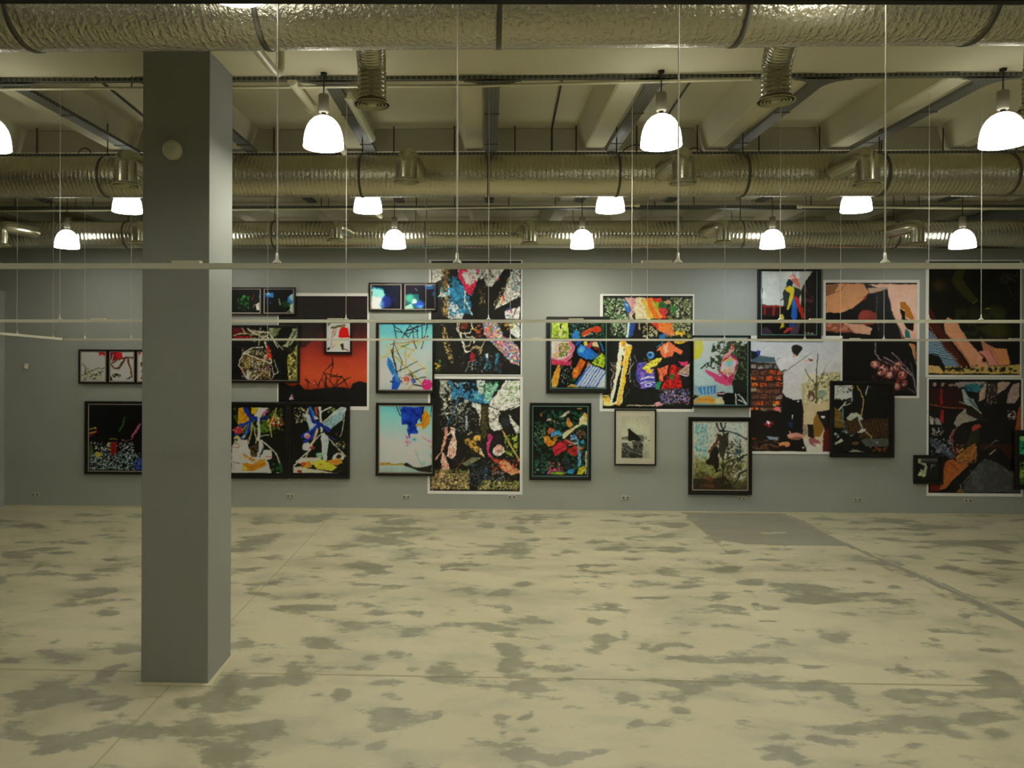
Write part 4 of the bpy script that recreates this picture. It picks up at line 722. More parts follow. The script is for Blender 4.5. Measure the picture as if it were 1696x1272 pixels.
tr.N('a08850', (190, 700, 320, 1110), 14, .5, 11, poly=[190, 710, 240, 760, 280, 930, 315, 1090, 300, 1110, 240, 1010, 195, 860]).K(['3c1810', '243848'], (520, 1060, 880, 1190), 20, 8, 20).N('3c5060', (130, 830, 620, 900), 10, .70, 12)
tr.K(['15150f', '23221c'], (560, 150, 980, 500), 40, 12, 45, 'l', lw=4, sd=7).K(['20241f', '3c4c50'], (230, 460, 420, 650), 20, 10, 40, 'l', lw=4, sd=8).K(['8c8c80', 'a8a090', '5c4c30'], (150, 680, 800, 1180), 40, 6, 26, 'l', lw=3, sd=9).K(['6c5c34', '9c8850'], (180, 180, 260, 640), 30, 10, 30, 'l', lw=4, sd=10, ang=80)
poster('tall unframed print of a tree hung with red and white cloth, upper of the pair', (710, 430.5, 865, 623), tr, 1.5, 0)
lo = Art(C7, (72, 102, 932, 1175), '10110f', 9, 27)
lo.P('8c9084', [165, 118, 250, 118, 300, 240, 250, 330, 165, 280]).N('14140f', (165, 118, 400, 400), 20, .48, 1).N('a8a89c', (165, 118, 420, 460), 16, .62, 2).P('4a90a0', [470, 210, 560, 220, 640, 340, 500, 320]).N('2a6a94', (250, 118, 700, 350), 26, .52, 3).N('3c9470', (600, 118, 740, 240), 24, .5, 4).P('b8c8c0', [520, 118, 600, 118, 590, 240, 530, 260]).P('7aa894', [600, 150, 720, 150, 640, 330, 590, 300]).N('2c4428', (520, 118, 700, 260), 16, .56, 5)
lo.P('c8c8bc', [640, 330, 740, 190, 790, 118, 926, 118, 926, 360, 840, 400, 740, 400, 640, 360]).N('6a8858', (760, 118, 926, 330), 12, .58, 6, (1.5, .6)).P('c4c4b8', [620, 370, 740, 400, 720, 500, 770, 580, 690, 600, 640, 560, 630, 450]).P('c8c8c0', [470, 330, 560, 350, 550, 560, 540, 430, 480, 400]).P('b8b8ac', [820, 440, 926, 560, 926, 620, 900, 620, 840, 520]).L('14140f', 14, 740, 410, 900, 410).L('181814', 10, 740, 420, 880, 370).E('20242c', 785, 510, 42, 50)
lo.P('2c2a18', [555, 350, 635, 360, 625, 500, 600, 680, 560, 660]).N('4a4420', (550, 350, 640, 680), 18, .55, 7).P('131310', [440, 350, 520, 400, 545, 480, 540, 600, 500, 580, 460, 440]).L('24445c', 18, 345, 270, 290, 440, 240, 540).L('2a6080', 34, 260, 130, 300, 200, 440, 300, 560, 320).E('a8a89c', 418, 320, 24, 18).N('707468', (280, 330, 480, 620), 16, .6, 8).P('8494a0', [410, 450, 430, 450, 430, 600, 415, 600]).L('8a8a80', 6, 200, 340, 220, 440, 250, 500).L('8a8a80', 5, 200, 340, 280, 380)
q = [220, 560, 245, 560, 215, 740, 190, 800, 130, 885, 125, 860, 180, 800]
lo.P('c88878', q).P('d0a894', [190, 800, 225, 830, 260, 960, 200, 1030, 150, 1110, 130, 1090, 180, 960]).P('d8b8a8', [260, 555, 300, 570, 325, 700, 320, 840, 290, 870, 240, 840, 260, 700, 290, 640]).N('b85848', (120, 560, 330, 1110), 15, .6, 9, (.7, 1.5), poly=[190, 800, 225, 830, 260, 960, 200, 1030, 150, 1110, 130, 1090, 180, 960]).N('b85848', (240, 555, 330, 870), 14, .62, 10, (.6, 1.5), poly=[260, 555, 300, 570, 325, 700, 320, 840, 290, 870, 240, 840, 260, 700, 290, 640]).L('c8a090', 12, 240, 640, 270, 600, 320, 700)
lo.P('a88438', [395, 680, 440, 670, 500, 690, 540, 740, 600, 850, 540, 830, 480, 770, 400, 715]).P('b89048', [485, 650, 560, 640, 560, 690, 480, 690]).P('b8a088', [420, 640, 470, 605, 475, 620, 430, 645]).N('2c2418', (400, 640, 600, 850), 18, .6, 11).P('c4c0b0', [545, 760, 570, 780, 580, 830, 555, 820]).E('982858', 645, 665, 24, 40).P('a83868', [620, 700, 650, 700, 640, 800, 680, 860, 640, 850, 615, 770]).E('c8c4b8', 730, 790, 55, 50).E('c49088', 730, 770, 38, 44).N('1c1814', (660, 620, 760, 720), 14, .5, 12).L('a88c48', 14, 765, 600, 840, 730, 930, 880)
lo.N('7a8a34', (770, 620, 926, 860), 18, .56, 13).N('8a9038', (860, 690, 926, 790), 20, .48, 14).P('d0946c', [730, 880, 800, 880, 880, 950, 930, 970, 920, 1000, 860, 1020, 780, 980, 740, 940]).P('a83828', [650, 860, 740, 870, 735, 910, 680, 890]).N('b84830', (650, 850, 930, 1030), 16, .62, 15).P('8c8c6c', [380, 910, 480, 850, 560, 860, 420, 940], .7).L('5a3828', 8, 310, 985, 410, 855).L('5c2c44', 6, 310, 870, 350, 930)
lo.N('6c6c40', (72, 960, 460, 1165), 13, .45, 16).N('b8a070', (72, 1000, 460, 1165), 9, .60, 17).N('8a5040', (72, 1000, 460, 1165), 9, .68, 18).N('74743c', (540, 1060, 932, 1165), 13, .46, 19).N('b0a870', (540, 1080, 932, 1165), 9, .62, 20).N('2c4050', (440, 900, 640, 1140), 20, .57, 21).N('68747c', (640, 960, 800, 1080), 14, .62, 22).E('0c0e10', 520, 1080, 60, 50, 0, .6, .3)
lo.K(['16160f', '2c2c22'], (470, 330, 926, 620), 46, 12, 44, 'l', lw=4, sd=7).K(['a8a898', '787868'], (170, 330, 560, 700), 50, 6, 24, 'l', lw=3, sd=8).K(['c8b890', '8c8c50', 'a86048'], (80, 980, 920, 1165), 90, 4, 14, 'l', lw=4, sd=9).K(['9aa4a8', '50606c'], (450, 890, 820, 1080), 30, 6, 22, 'l', lw=3, sd=10)
poster('tall unframed print of pink cloth under a tree in grass, lower of the pair', (708.5, 622, 865.5, 818.5), lo, 1.5, 0)
lo_ = 0
# --- centre
f = Art(C8, (336, 320, 905, 1030), '10140f', 6, 28)
f.P('9cb03c', [338, 320, 515, 320, 520, 510, 338, 510]).N('c8d490', (338, 330, 520, 515), 26, .5, 1).N('607c20', (338, 330, 520, 515), 20, .6, 2).E('182818', 432, 385, 10, 24).N('1c4a50', (520, 320, 905, 520), 13, .55, 3).N('90a870', (520, 340, 900, 500), 9, .68, 4).P('2878b8', [555, 480, 580, 430, 610, 425, 640, 510, 620, 520, 555, 515]).P('b04420', [650, 460, 700, 420, 770, 400, 770, 440, 720, 470, 660, 500]).E('b43c1c', 810, 420, 50, 34, 10).L('e0a890', 8, 680, 490, 740, 460, 770, 470).L('24581c', 12, 870, 330, 890, 520)
f.P('d06888', [338, 545, 545, 540, 585, 600, 560, 700, 500, 765, 338, 770]).P('d8c8c0', [338, 545, 520, 545, 540, 620, 500, 710, 430, 740, 338, 715]).P('8c9040', [430, 560, 520, 560, 535, 630, 490, 700, 420, 710, 410, 660]).N('303818', (400, 560, 540, 710), 9, .60, 5).N('d8a0a8', (338, 545, 560, 730), 20, .56, 6).P('b83858', [338, 730, 500, 770, 550, 740, 545, 800, 338, 790]).K(['c8982c'], (345, 550, 410, 720), 9, 8, 14)
f.P('2470c0', [600, 620, 640, 575, 720, 600, 850, 700, 800, 730, 700, 730, 620, 690]).P('5ca4dc', [615, 640, 650, 590, 700, 620, 660, 660]).L('1850a0', 12, 690, 610, 830, 700).L('1c4890', 26, 580, 540, 640, 540, 600, 580).P('a83850', [700, 600, 740, 545, 780, 550, 770, 590, 730, 620]).P('d8b848', [670, 545, 710, 545, 710, 590, 680, 590]).P('d8c090', [780, 545, 820, 550, 835, 610, 770, 600]).L('7a2014', 14, 790, 620, 835, 620, 835, 680).L('206098', 18, 850, 550, 880, 640).P('a8c030', [760, 770, 870, 660, 895, 700, 890, 820, 800, 790]).N('406018', (760, 660, 900, 820), 16, .56, 7).P('b85c1c', [640, 730, 700, 760, 640, 880, 590, 940, 555, 930, 560, 860]).N('e09038', (550, 800, 640, 940), 22, .5, 8).P('b86838', [690, 860, 720, 760, 740, 760, 720, 850, 690, 905, 665, 890])
f.P('c8d0d8', [740, 780, 905, 850, 905, 1030, 580, 1010])
for i in range(7): x = 745+i*27; f.P(['2c5cb0', '4878c0', '7c84b8'][i % 3], [x, 785+i*9, x+12, 790+i*9, x+12-165+i*8, 1030, x-170+i*8, 1030 if i else 1000])
f.P('d09038', [338, 960, 400, 800, 425, 790, 435, 850, 400, 1020, 345, 1025]).L('9a5c18', 6, 410, 820, 370, 1000).E('d8a850', 365, 1000, 25, 22).N('8c9ca0', (430, 790, 560, 1020), 10, .66, 9).P('d8a048', [505, 1020, 540, 995, 600, 1005, 620, 1025]).E('1c5028', 572, 950, 20, 16)
framed('black framed picture of blue and pink balloons with blue striped cloth', (905, 524.5, 1009.5, 651), [f], 1.5, .055, 'tealfillet', layer=1)
bp = Art(E2, (106, 116, 966, 1198), '0f100f', 7, 29)
bp.N('3c5a34', (106, 125, 420, 520), 22, .42, 1).N('b8bca0', (106, 125, 400, 500), 12, .58, 2).N('14180f', (106, 125, 420, 520), 12, .60, 3).N('6a7440', (700, 125, 966, 520), 20, .45, 4).N('c0bca0', (760, 125, 966, 460), 12, .58, 5).N('14180f', (700, 125, 966, 520), 11, .60, 6).N('a8a880', (480, 380, 640, 520), 14, .55, 7).N('b89c28', (500, 370, 600, 450), 20, .5, 8)
bp.P('c49090', [320, 135, 430, 135, 440, 240, 400, 290, 350, 340, 380, 240]).P('2c5ca0', [305, 160, 345, 190, 385, 260, 340, 290, 310, 230]).P('88b0d0', [320, 190, 345, 200, 350, 250]).P('e0c8a0', [425, 135, 510, 135, 560, 340, 420, 340, 410, 240]).P('e4a840', [470, 150, 540, 150, 620, 340, 540, 330]).P('d86820', [510, 140, 575, 135, 660, 300, 640, 340, 590, 330]).P('c83420', [570, 135, 660, 140, 720, 330, 650, 340, 640, 240]).P('e88840', [560, 150, 590, 160, 680, 320, 650, 330]).P('88a020', [590, 170, 640, 180, 640, 260, 610, 240]).E('20582c', 680, 205, 40, 34).E('b03038', 690, 265, 34, 36).P('286830', [750, 200, 800, 220, 810, 310, 770, 270]).E('c89878', 725, 180, 35, 14)
bp.P('b83420', [560, 375, 650, 370, 700, 430, 640, 440, 590, 400]).P('e07030', [640, 370, 760, 370, 790, 500, 700, 480, 640, 440]).P('d87850', [660, 440, 780, 470, 790, 500, 700, 490]).P('1c3c78', [365, 370, 415, 370, 400, 480, 360, 520, 355, 440]).P('b8d0e0', [345, 380, 365, 370, 350, 520, 330, 510]).L('a89078', 16, 455, 380, 460, 430).P('2c68a8', [640, 490, 700, 480, 710, 530, 650, 525]).N('c8a028', (790, 440, 950, 530), 20, .5, 9).P('c89c30', [780, 545, 920, 545, 860, 575, 800, 570])
bp.P('e4d8b0', [265, 550, 320, 550, 385, 600, 360, 700, 290, 1140, 190, 1165, 185, 1060, 230, 880]).P('e8a838', [330, 590, 390, 600, 355, 720, 345, 830, 275, 1165, 240, 1165, 300, 860]).P('c88c20', [265, 540, 330, 550, 320, 610, 280, 590]).P('101010', [290, 690, 310, 690, 300, 780, 240, 1120, 200, 1140, 230, 1000, 280, 800]).P('d89c30', [285, 740, 308, 740, 305, 780, 282, 785]).L('c8c8bc', 5, 195, 1100, 215, 1000).L('282820', 8, 315, 620, 308, 650).P('d8c878', [110, 1070, 170, 1060, 200, 1165, 110, 1165]).P('e0b040', [120, 1080, 170, 1080, 180, 1130, 140, 1140]).L('141008', 5, 115, 1090, 150, 1085)
bp.L('b8b0a8', 5, 370, 690, 365, 940).L('a8a098', 7, 395, 760, 350, 870).L('908880', 5, 400, 670, 430, 750).L('807880', 6, 175, 740, 230, 830).L('a89098', 7, 180, 820, 220, 850, 190, 920, 190, 1000).L('888078', 5, 400, 930, 430, 990).L('505028', 6, 320, 980, 370, 1020, 320, 1080).N('8c8c78', (170, 740, 240, 830), 10, .62, 30)
bp.P('38388c', [435, 760, 520, 740, 600, 850, 620, 990, 500, 1000, 425, 920]).N('7058a8', (425, 740, 620, 1010), 20, .55, 10).L('c8c8e0', 13, 470, 910, 540, 890, 600, 900).L('b0b8e0', 10, 470, 950, 540, 930, 610, 950).E('d8d8e8', 540, 965, 36, 20).E('3c3c9c', 540, 965, 22, 10).L('803088', 10, 440, 800, 500, 850).P('e0c848', [480, 810, 560, 740, 660, 705, 670, 720, 620, 780, 530, 820]).N('6c5c18', (490, 710, 660, 820), 10, .63, 11).P('d8a828', [520, 810, 590, 820, 580, 860, 520, 850]).E('3c7cb8', 565, 685, 36, 34).E('182848', 562, 685, 16, 15).L('a8d0e8', 5, 535, 670, 560, 655, 590, 665)
bp.P('e06840', [610, 640, 680, 580, 740, 555, 820, 610, 870, 650, 850, 675, 790, 640, 770, 690, 710, 720, 670, 690, 660, 640]).P('f0a080', [680, 600, 730, 570, 740, 640, 700, 680]).L('b84420', 5, 740, 570, 720, 700).L('b84420', 5, 770, 600, 740, 680).P('d86440', [620, 810, 700, 790, 740, 770, 720, 860, 680, 900, 700, 940, 640, 930, 650, 860]).L('a83c20', 6, 650, 850, 700, 800).P('2c7850', [625, 940, 665, 940, 650, 1010, 610, 1010]).P('b81c18', [765, 780, 805, 780, 850, 920, 870, 990, 670, 1005, 680, 960, 740, 900]).N('701010', (670, 780, 870, 1010), 18, .55, 12).P('b82c58', [830, 745, 920, 745, 910, 790, 850, 780]).P('a88c78', [870, 800, 940, 760, 935, 870, 830, 850]).L('d8b8c8', 10, 830, 860, 920, 880).N('285c30', (720, 830, 830, 930), 22, .55, 13).P('181410', [700, 700, 820, 690, 830, 740, 760, 770, 710, 760])
bp.N('5868a8', (640, 990, 950, 1150), 12, .60, 14).N('b85050', (640, 990, 950, 1150), 10, .68, 15).N('a8a8b8', (660, 1000, 950, 1160), 9, .68, 16).P('c88c90', [590, 1150, 640, 1130, 700, 1150, 620, 1178]).L('b8a890', 9, 340, 1168, 600, 1165).L('28a0c8', 6, 620, 610, 680, 560)
poster('large unframed print of orange cloth and a tall yellow balloon figure', (993.5, 487, 1149.5, 682), bp, 1.5)
g2 = Art(E1, (163, 168, 792, 970), '0c120e', 7, 30)
g2.N('1c4a34', (165, 180, 792, 960), 30, .56, 1).N('6a8a68', (165, 360, 320, 560), 12, .6, 2).N('2c6a58', (165, 780, 400, 960), 16, .62, 3).P('b0a090', [455, 290, 530, 240, 580, 215, 580, 240, 500, 290]).E('c8a8a0', 350, 320, 26, 14, -10).E('a08c30', 405, 340, 18, 10, 40).E('a86c1c', 255, 260, 20, 12, 60).N('889aa0', (430, 320, 520, 380), 9, .58, 4).L('88a8a0', 7, 165, 580, 210, 640).L('808878', 5, 210, 570, 300, 480).P('b89850', [670, 185, 725, 180, 720, 196, 680, 196])
g2.P('d88840', [555, 300, 580, 290, 600, 340, 630, 370, 580, 405, 555, 390]).P('e0c090', [500, 490, 560, 440, 700, 370, 700, 300, 740, 260, 790, 290, 790, 390, 740, 370, 640, 430, 520, 545, 500, 530]).P('d89048', [725, 260, 760, 225, 790, 260, 790, 310, 750, 280]).P('b85828', [320, 450, 350, 410, 400, 420, 420, 445, 340, 490]).P('d87c20', [280, 520, 330, 500, 380, 560, 440, 570, 410, 610, 350, 635, 290, 580]).K(['f0c070'], (290, 510, 330, 560), 4, 6, 12).P('3888b8', [370, 460, 430, 440, 500, 470, 490, 510, 430, 490, 370, 530]).N('88c0e0', (360, 440, 500, 530), 12, .6, 5).P('b88820', [400, 500, 450, 500, 450, 560, 400, 570]).N('1c1810', (390, 490, 470, 570), 10, .56, 6)
g2.P('b82438', [390, 640, 480, 560, 540, 590, 560, 650, 420, 745, 400, 700]).L('781020', 5, 400, 700, 520, 640).P('b01c1c', [560, 660, 640, 620, 690, 640, 670, 745, 620, 730, 580, 700]).P('982030', [500, 560, 570, 540, 660, 600, 560, 620]).L('d8d0b0', 8, 540, 560, 680, 600).L('c8c090', 6, 580, 610, 680, 590).L('1c1c18', 9, 480, 560, 560, 620, 660, 690).P('60a0c8', [670, 540, 690, 540, 715, 720, 725, 850, 690, 880, 680, 700]).L('2c5c98', 6, 690, 560, 700, 840).P('4878a8', [590, 500, 660, 480, 680, 540, 610, 550]).N('d0d8e0', (590, 480, 680, 560), 10, .6, 7).N('8a5840', (650, 410, 790, 540), 12, .50, 8, poly=[660, 460, 740, 420, 790, 500, 790, 530, 700, 540]).P('3080a8', [715, 560, 750, 540, 760, 590, 720, 600]).P('b86018', [700, 630, 750, 620, 740, 660, 700, 670])
g2.P('d8c8b0', [770, 680, 785, 680, 785, 950, 770, 950]).L('b04878', 7, 720, 690, 720, 750).P('c84888', [325, 940, 350, 900, 440, 890, 540, 920, 440, 912, 360, 925, 345, 955]).P('80a028', [360, 935, 440, 915, 550, 935, 540, 955, 370, 955]).P('2c80b8', [550, 940, 580, 900, 660, 880, 620, 950]).P('d8c430', [670, 950, 700, 880, 750, 855, 788, 880, 740, 955]).L('8a7c18', 5, 690, 930, 760, 870).K(['b04050', 'c06070'], (330, 820, 510, 890), 12, 10, 20).E('d8d8d0', 212, 905, 14, 8).N('3c4070', (520, 780, 620, 880), 10, .62, 9)
framed('black framed dark green picture of an orange and red balloon flower, lower middle', (877, 667, 978.6, 794.6), [g2], 1.5, .04, 'tealfillet', layer=0)
bw = Art(E1, (1193, 276, 1522, 765), 'b4b4a0', 3, 31).G([(0, 'acac98'), (.4, 'bcbca8'), (.6, 'b4b4a2'), (1, 'a8a894')])
bw.P('74746a', [1193, 520, 1270, 510, 1280, 550, 1193, 548]).P('8a8a7c', [1440, 510, 1480, 515, 1490, 545, 1440, 550]).P('60605a', [1370, 495, 1440, 495, 1452, 570, 1400, 580]).P('1a1a18', [1265, 430, 1285, 416, 1305, 440, 1340, 470, 1390, 500, 1415, 550, 1390, 570, 1330, 555, 1280, 570, 1265, 530, 1272, 490]).P('55554e', [1310, 570, 1400, 560, 1450, 600, 1430, 730, 1380, 730, 1330, 670]).P('383833', [1200, 590, 1260, 585, 1300, 640, 1380, 700, 1440, 740, 1440, 765, 1193, 765, 1193, 680]).E('d0d0c0', 1286, 605, 12, 18).L('88887a', 10, 1193, 630, 1300, 680, 1440, 730).N('6c6c60', (1193, 590, 1300, 765), 14, .5, 1).N('24241f', (1193, 580, 1450, 765), 16, .6, 2).N('50504a', (1440, 600, 1522, 765), 8, .68, 3).E('30302c', 1508, 556, 12, 6).L('9a9a8c', 5, 1300, 640, 1335, 590)
framed('small framed black and white picture in a cream mount, below the orange cloth print', (1017, 677.3, 1086, 770.3), [bw], 1.5, .024, None, 'cream_mat', layer=1)
yb = Art(E3, (78, 88, 465, 568), 'b4c0c0', 7, 32).G([(0, 'b8c4c8'), (.6, 'a8bcc0'), (1, '8ca4ac')])
yb.N('34402c', (110, 95, 465, 330), 22, .46, 1, poly=[225, 95, 465, 95, 465, 300, 380, 420, 300, 330, 120, 310, 190, 260]).P('20261c', [390, 180, 465, 120, 465, 568, 380, 520, 350, 420, 400, 300]).N('5a6848', (240, 100, 465, 400), 12, .62, 2).P('d8c848', [78, 108, 140, 108, 152, 150, 130, 220, 78, 248]).E('e4dc80', 105, 140, 22, 30, 0, .6, .4).P('c04878', [160, 315, 250, 350, 320, 380, 350, 430, 300, 435, 200, 380]).P('a83058', [270, 290, 290, 220, 330, 195, 395, 230, 380, 330, 350, 420, 310, 390, 255, 330]).P('d8b0b8', [285, 260, 340, 215, 385, 250, 370, 340, 330, 370, 265, 320]).K(['a88848', 'c0a860'], (275, 285, 355, 365), 9, 8, 12).P('80b4b8', [300, 270, 335, 245, 365, 265, 350, 290, 310, 290]).P('d0a838', [300, 245, 335, 228, 370, 245, 365, 260, 335, 245, 305, 262]).N('d84878', (260, 280, 380, 430), 12, .56, 3, poly=[260, 330, 370, 340, 350, 430, 255, 340]).P('d89898', [270, 260, 300, 210, 350, 170, 360, 130, 375, 170, 340, 210, 290, 240]).L('c84838', 12, 350, 125, 360, 165)
yb.P('a8bcc8', [90, 400, 110, 350, 160, 330, 230, 390, 230, 430, 90, 440]).P('90a8b8', [78, 395, 90, 430, 200, 440, 230, 500, 78, 480]).P('3c80b8', [110, 440, 230, 430, 240, 495, 130, 500]); [yb.L('b0ccd8', 7, x, 440, x+14, 500) for x in (140, 165, 190, 212)]
yb.P('d89848', [78, 560, 110, 515, 200, 510, 240, 530, 230, 565]).P('d8b890', [230, 530, 280, 520, 305, 560, 240, 566]).L('a86820', 6, 110, 540, 230, 535).P('141612', [250, 480, 465, 480, 465, 568, 305, 568, 290, 520, 250, 510]).L('c8d0d0', 9, 385, 490, 385, 568).L('c0c8c8', 9, 400, 490, 460, 560).L('c8d0d0', 7, 400, 530, 460, 560).L('d0a0a8', 9, 230, 495, 300, 488).P('1c201c', [78, 500, 120, 505, 78, 540])
framed('black framed picture of a pink toy telephone and a yellow balloon', (1145, 555.5, 1241.7, 674.5), [yb], 1.5, .026, 'tealfillet', layer=2)
tb = Art(E3, (76, 700, 466, 1184), 'b4b8a8', 7, 33).G([(0, 'b0bcb4'), (.5, 'b8b8a4'), (.7, '8c8a64'), (1, '3c3420')])
tb.N('68a0a8', (76, 700, 190, 980), 14, .55, 1, (.6, 1.4)).N('8c8c54', (76, 940, 466, 1140), 16, .48, 2).N('54502c', (76, 980, 466, 1184), 18, .52, 3).N('c0c4b0', (330, 900, 466, 1120), 14, .55, 4).P('2c2418', [76, 1100, 200, 1110, 300, 1080, 380, 1184, 76, 1184]).N('5c3420', (120, 1080, 240, 1184), 16, .52, 5)
tb.P('1c1c16', [200, 900, 240, 865, 258, 900, 262, 1000, 245, 1060, 230, 1030, 225, 1010, 180, 1010, 165, 975, 195, 950]).L('5c3c28', 20, 268, 785, 235, 850, 195, 905).L('4a3424', 14, 240, 710, 262, 760, 255, 790).L('24343c', 9, 262, 758, 330, 765, 400, 785, 466, 818).L('202c30', 12, 270, 700, 290, 760, 300, 850, 290, 990, 290, 1100).L('202c30', 9, 308, 700, 290, 760).L('28302c', 10, 466, 930, 360, 975, 300, 1000, 240, 1060).L('28302c', 13, 466, 1040, 410, 1070, 370, 1150).P('3c3828', [260, 800, 330, 770, 320, 860, 290, 990, 255, 900]).K(['303424', '1c2018'], (300, 840, 420, 990), 46, 10, 26, 'l', lw=5).K(['30342c'], (250, 780, 340, 960), 26, 8, 24, 'l', lw=5, sd=2).K(['54502c', '38341c'], (300, 980, 400, 1150), 34, 8, 22, 'l', lw=5, sd=3).L('78a8b0', 5, 390, 700, 400, 880).E('405c68', 402, 912, 20, 16).L('a8a480', 7, 262, 990, 275, 1040)
tb.E('b0a880', 265, 772, 14, 8)
framed('black framed picture of a bare tree with a dark crouching shape', (1139, 690.5, 1244, 818.6), [tb], 1.5, .04, 'fillet', layer=2)
# --- right group
fl = Art(E4, (727, 203, 1528, 1195), '0c0b0b', 4, 36)
fl.P('e0b4a0', [1090, 218, 1528, 218, 1528, 720, 1430, 700, 1320, 500, 1270, 270]).G([(0, 'd8a890'), (.3, 'dcb8ac'), (1, 'd0a498')], (1330, 218, 1528, 690), a=.55).P('c88c60', [730, 218, 1060, 218, 1105, 285, 1060, 350, 960, 430, 840, 470, 730, 468]).E('d49c70', 930, 320, 130, 90, -20, .5, .5).P('6a4428', [730, 225, 840, 220, 800, 300, 730, 330], .7).L('8a5838', 5, 730, 320, 860, 270, 900, 222)
fl.P('b89c88', [1095, 250, 1270, 240, 1275, 262, 1110, 305]).L('6a4a3c', 8, 1095, 300, 1270, 262).P('0e0c0c', [1105, 300, 1160, 290, 1270, 270, 1310, 460, 1400, 690, 1180, 690, 1150, 560, 1000, 500, 900, 500, 730, 520, 730, 475, 880, 465, 1000, 410]).E('7a3028', 1095, 510, 85, 70).E('944038', 1070, 490, 40, 34, 0, .8, .5).P('18181c', [1160, 300, 1265, 275, 1310, 470, 1400, 690, 1200, 690, 1170, 480]).L('585868', 5, 1175, 320, 1170, 480, 1195, 620).L('383844', 5, 1240, 290, 1240, 560).L('484850', 4, 1270, 300, 1330, 560)
fl.P('c89a80', [885, 560, 1050, 570, 1140, 610, 1115, 665, 980, 640]).P('8a4c38', [730, 540, 880, 560, 980, 640, 730, 640]).N('b87460', (730, 540, 960, 640), 24, .5, 3).P('0c0a0a', [727, 630, 900, 650, 1120, 668, 1160, 700, 1160, 1195, 727, 1195]).P('a86820', [1375, 380, 1420, 372, 1470, 430, 1505, 520, 1480, 530, 1430, 500, 1420, 440, 1385, 430]).P('100e08', [1378, 430, 1420, 450, 1430, 520, 1500, 560, 1490, 630, 1440, 610, 1400, 540]).P('1c6860', [1425, 610, 1460, 630, 1470, 690, 1430, 690]).P('b83028', [1055, 330, 1085, 320, 1100, 290, 1075, 360], .7)
fl.P('0b0a0b', [1160, 690, 1430, 700, 1460, 730, 1528, 920, 1528, 1195, 1160, 1195]).P('a86c3c', [1460, 735, 1510, 740, 1525, 870, 1500, 850]).L('b89878', 6, 1465, 740, 1525, 920).L('9a9098', 7, 1165, 730, 1165, 820, 1220, 890).L('8c7c88', 9, 1190, 860, 1300, 920, 1420, 960).L('a898a0', 8, 1240, 850, 1380, 930, 1480, 1020).L('988890', 7, 1310, 810, 1400, 910, 1490, 1010, 1520, 1150).L('685c68', 7, 1330, 830, 1450, 960).L('58505a', 6, 1470, 900, 1515, 1100).L('786c78', 6, 1450, 1120, 1515, 1170)
for cx, cy, rx, ry in ((1165, 915, 42, 38), (1235, 960, 40, 45), (1290, 1010, 45, 34), (1330, 960, 40, 30), (1365, 920, 30, 26), (1350, 1110, 36, 36), (1400, 1010, 40, 36), (1420, 1080, 24, 30), (1210, 1000, 26, 22)): fl.E('905850', cx, cy, rx, ry).E('c8988c', cx-6, cy-6, rx*.6, ry*.6)
fl.N('3c1c1c', (1120, 870, 1450, 1160), 15, .57, 4).N('802c24', (1330, 950, 1450, 1100), 16, .56, 5)
poster('unframed print of pale skin, dark drapery and small pink roses', (1363, 463.6, 1522.5, 659), fl, 1.3, 0)
mn = Art(E5, (78, 66, 980, 1198), 'b8b8b8', 5, 34)
mn.G([(0, 'b0b4bc'), (.35, 'bab8b6'), (1, 'b8b4a8')]).P('a8a078', [590, 520, 700, 480, 860, 400, 980, 400, 980, 720, 860, 720, 600, 740]).N('c4bca0', (600, 400, 980, 800), 24, .5, 1).N('6a6840', (620, 420, 980, 720), 22, .58, 2).P('b8a884', [600, 740, 860, 690, 980, 720, 980, 1198, 600, 1060]).E('5c4030', 685, 640, 36, 52).E('b8a090', 680, 660, 18, 26).E('6c8478', 790, 620, 42, 40, 0, .8, .3).L('50502c', 22, 735, 700, 735, 520).L('34301c', 9, 735, 540, 745, 220).L('5c5834', 10, 725, 540, 620, 375).L('44401c', 9, 745, 530, 820, 400).L('6c6850', 4, 790, 430, 840, 320).N('505038', (770, 400, 860, 450), 14, .5, 3)
mn.P('1c2840', [78, 190, 140, 200, 175, 190, 170, 240, 120, 280, 78, 285]).P('101418', [78, 200, 150, 215, 130, 270, 78, 280]).P('1c3c98', [140, 180, 175, 200, 165, 235, 140, 230]).P('3c5460', [78, 290, 180, 240, 320, 260, 330, 310, 78, 300])
q = [78, 300, 330, 315, 405, 420, 405, 620, 390, 760, 370, 830, 78, 830]
mn.P('2c1c18', q)
rb = random.Random(5)
for r_ in range(8):
    for c_ in range(4):
        x = 95+c_*82+(r_ % 2)*30+rb.uniform(-8, 8); y = 345+r_*62+rb.uniform(-5, 5)
        if x > 385: continue
        col = rb.choice(['70402c', 'b8481c', '8c7c6c', '5c3c30', 'c06020', '6c5c54']) if r_ else rb.choice(['5c6468', '706860', '88847c']); mn.P(col, [x-34, y-20, x+34, y-22, x+36, y+18, x-34, y+20]).N('2c1c14', (x-45, y-35, x+45, y+35), 12, .56, r_*5+c_)
mn.P('100c0c', [78, 780, 400, 800, 600, 1040, 640, 1198, 78, 1198])
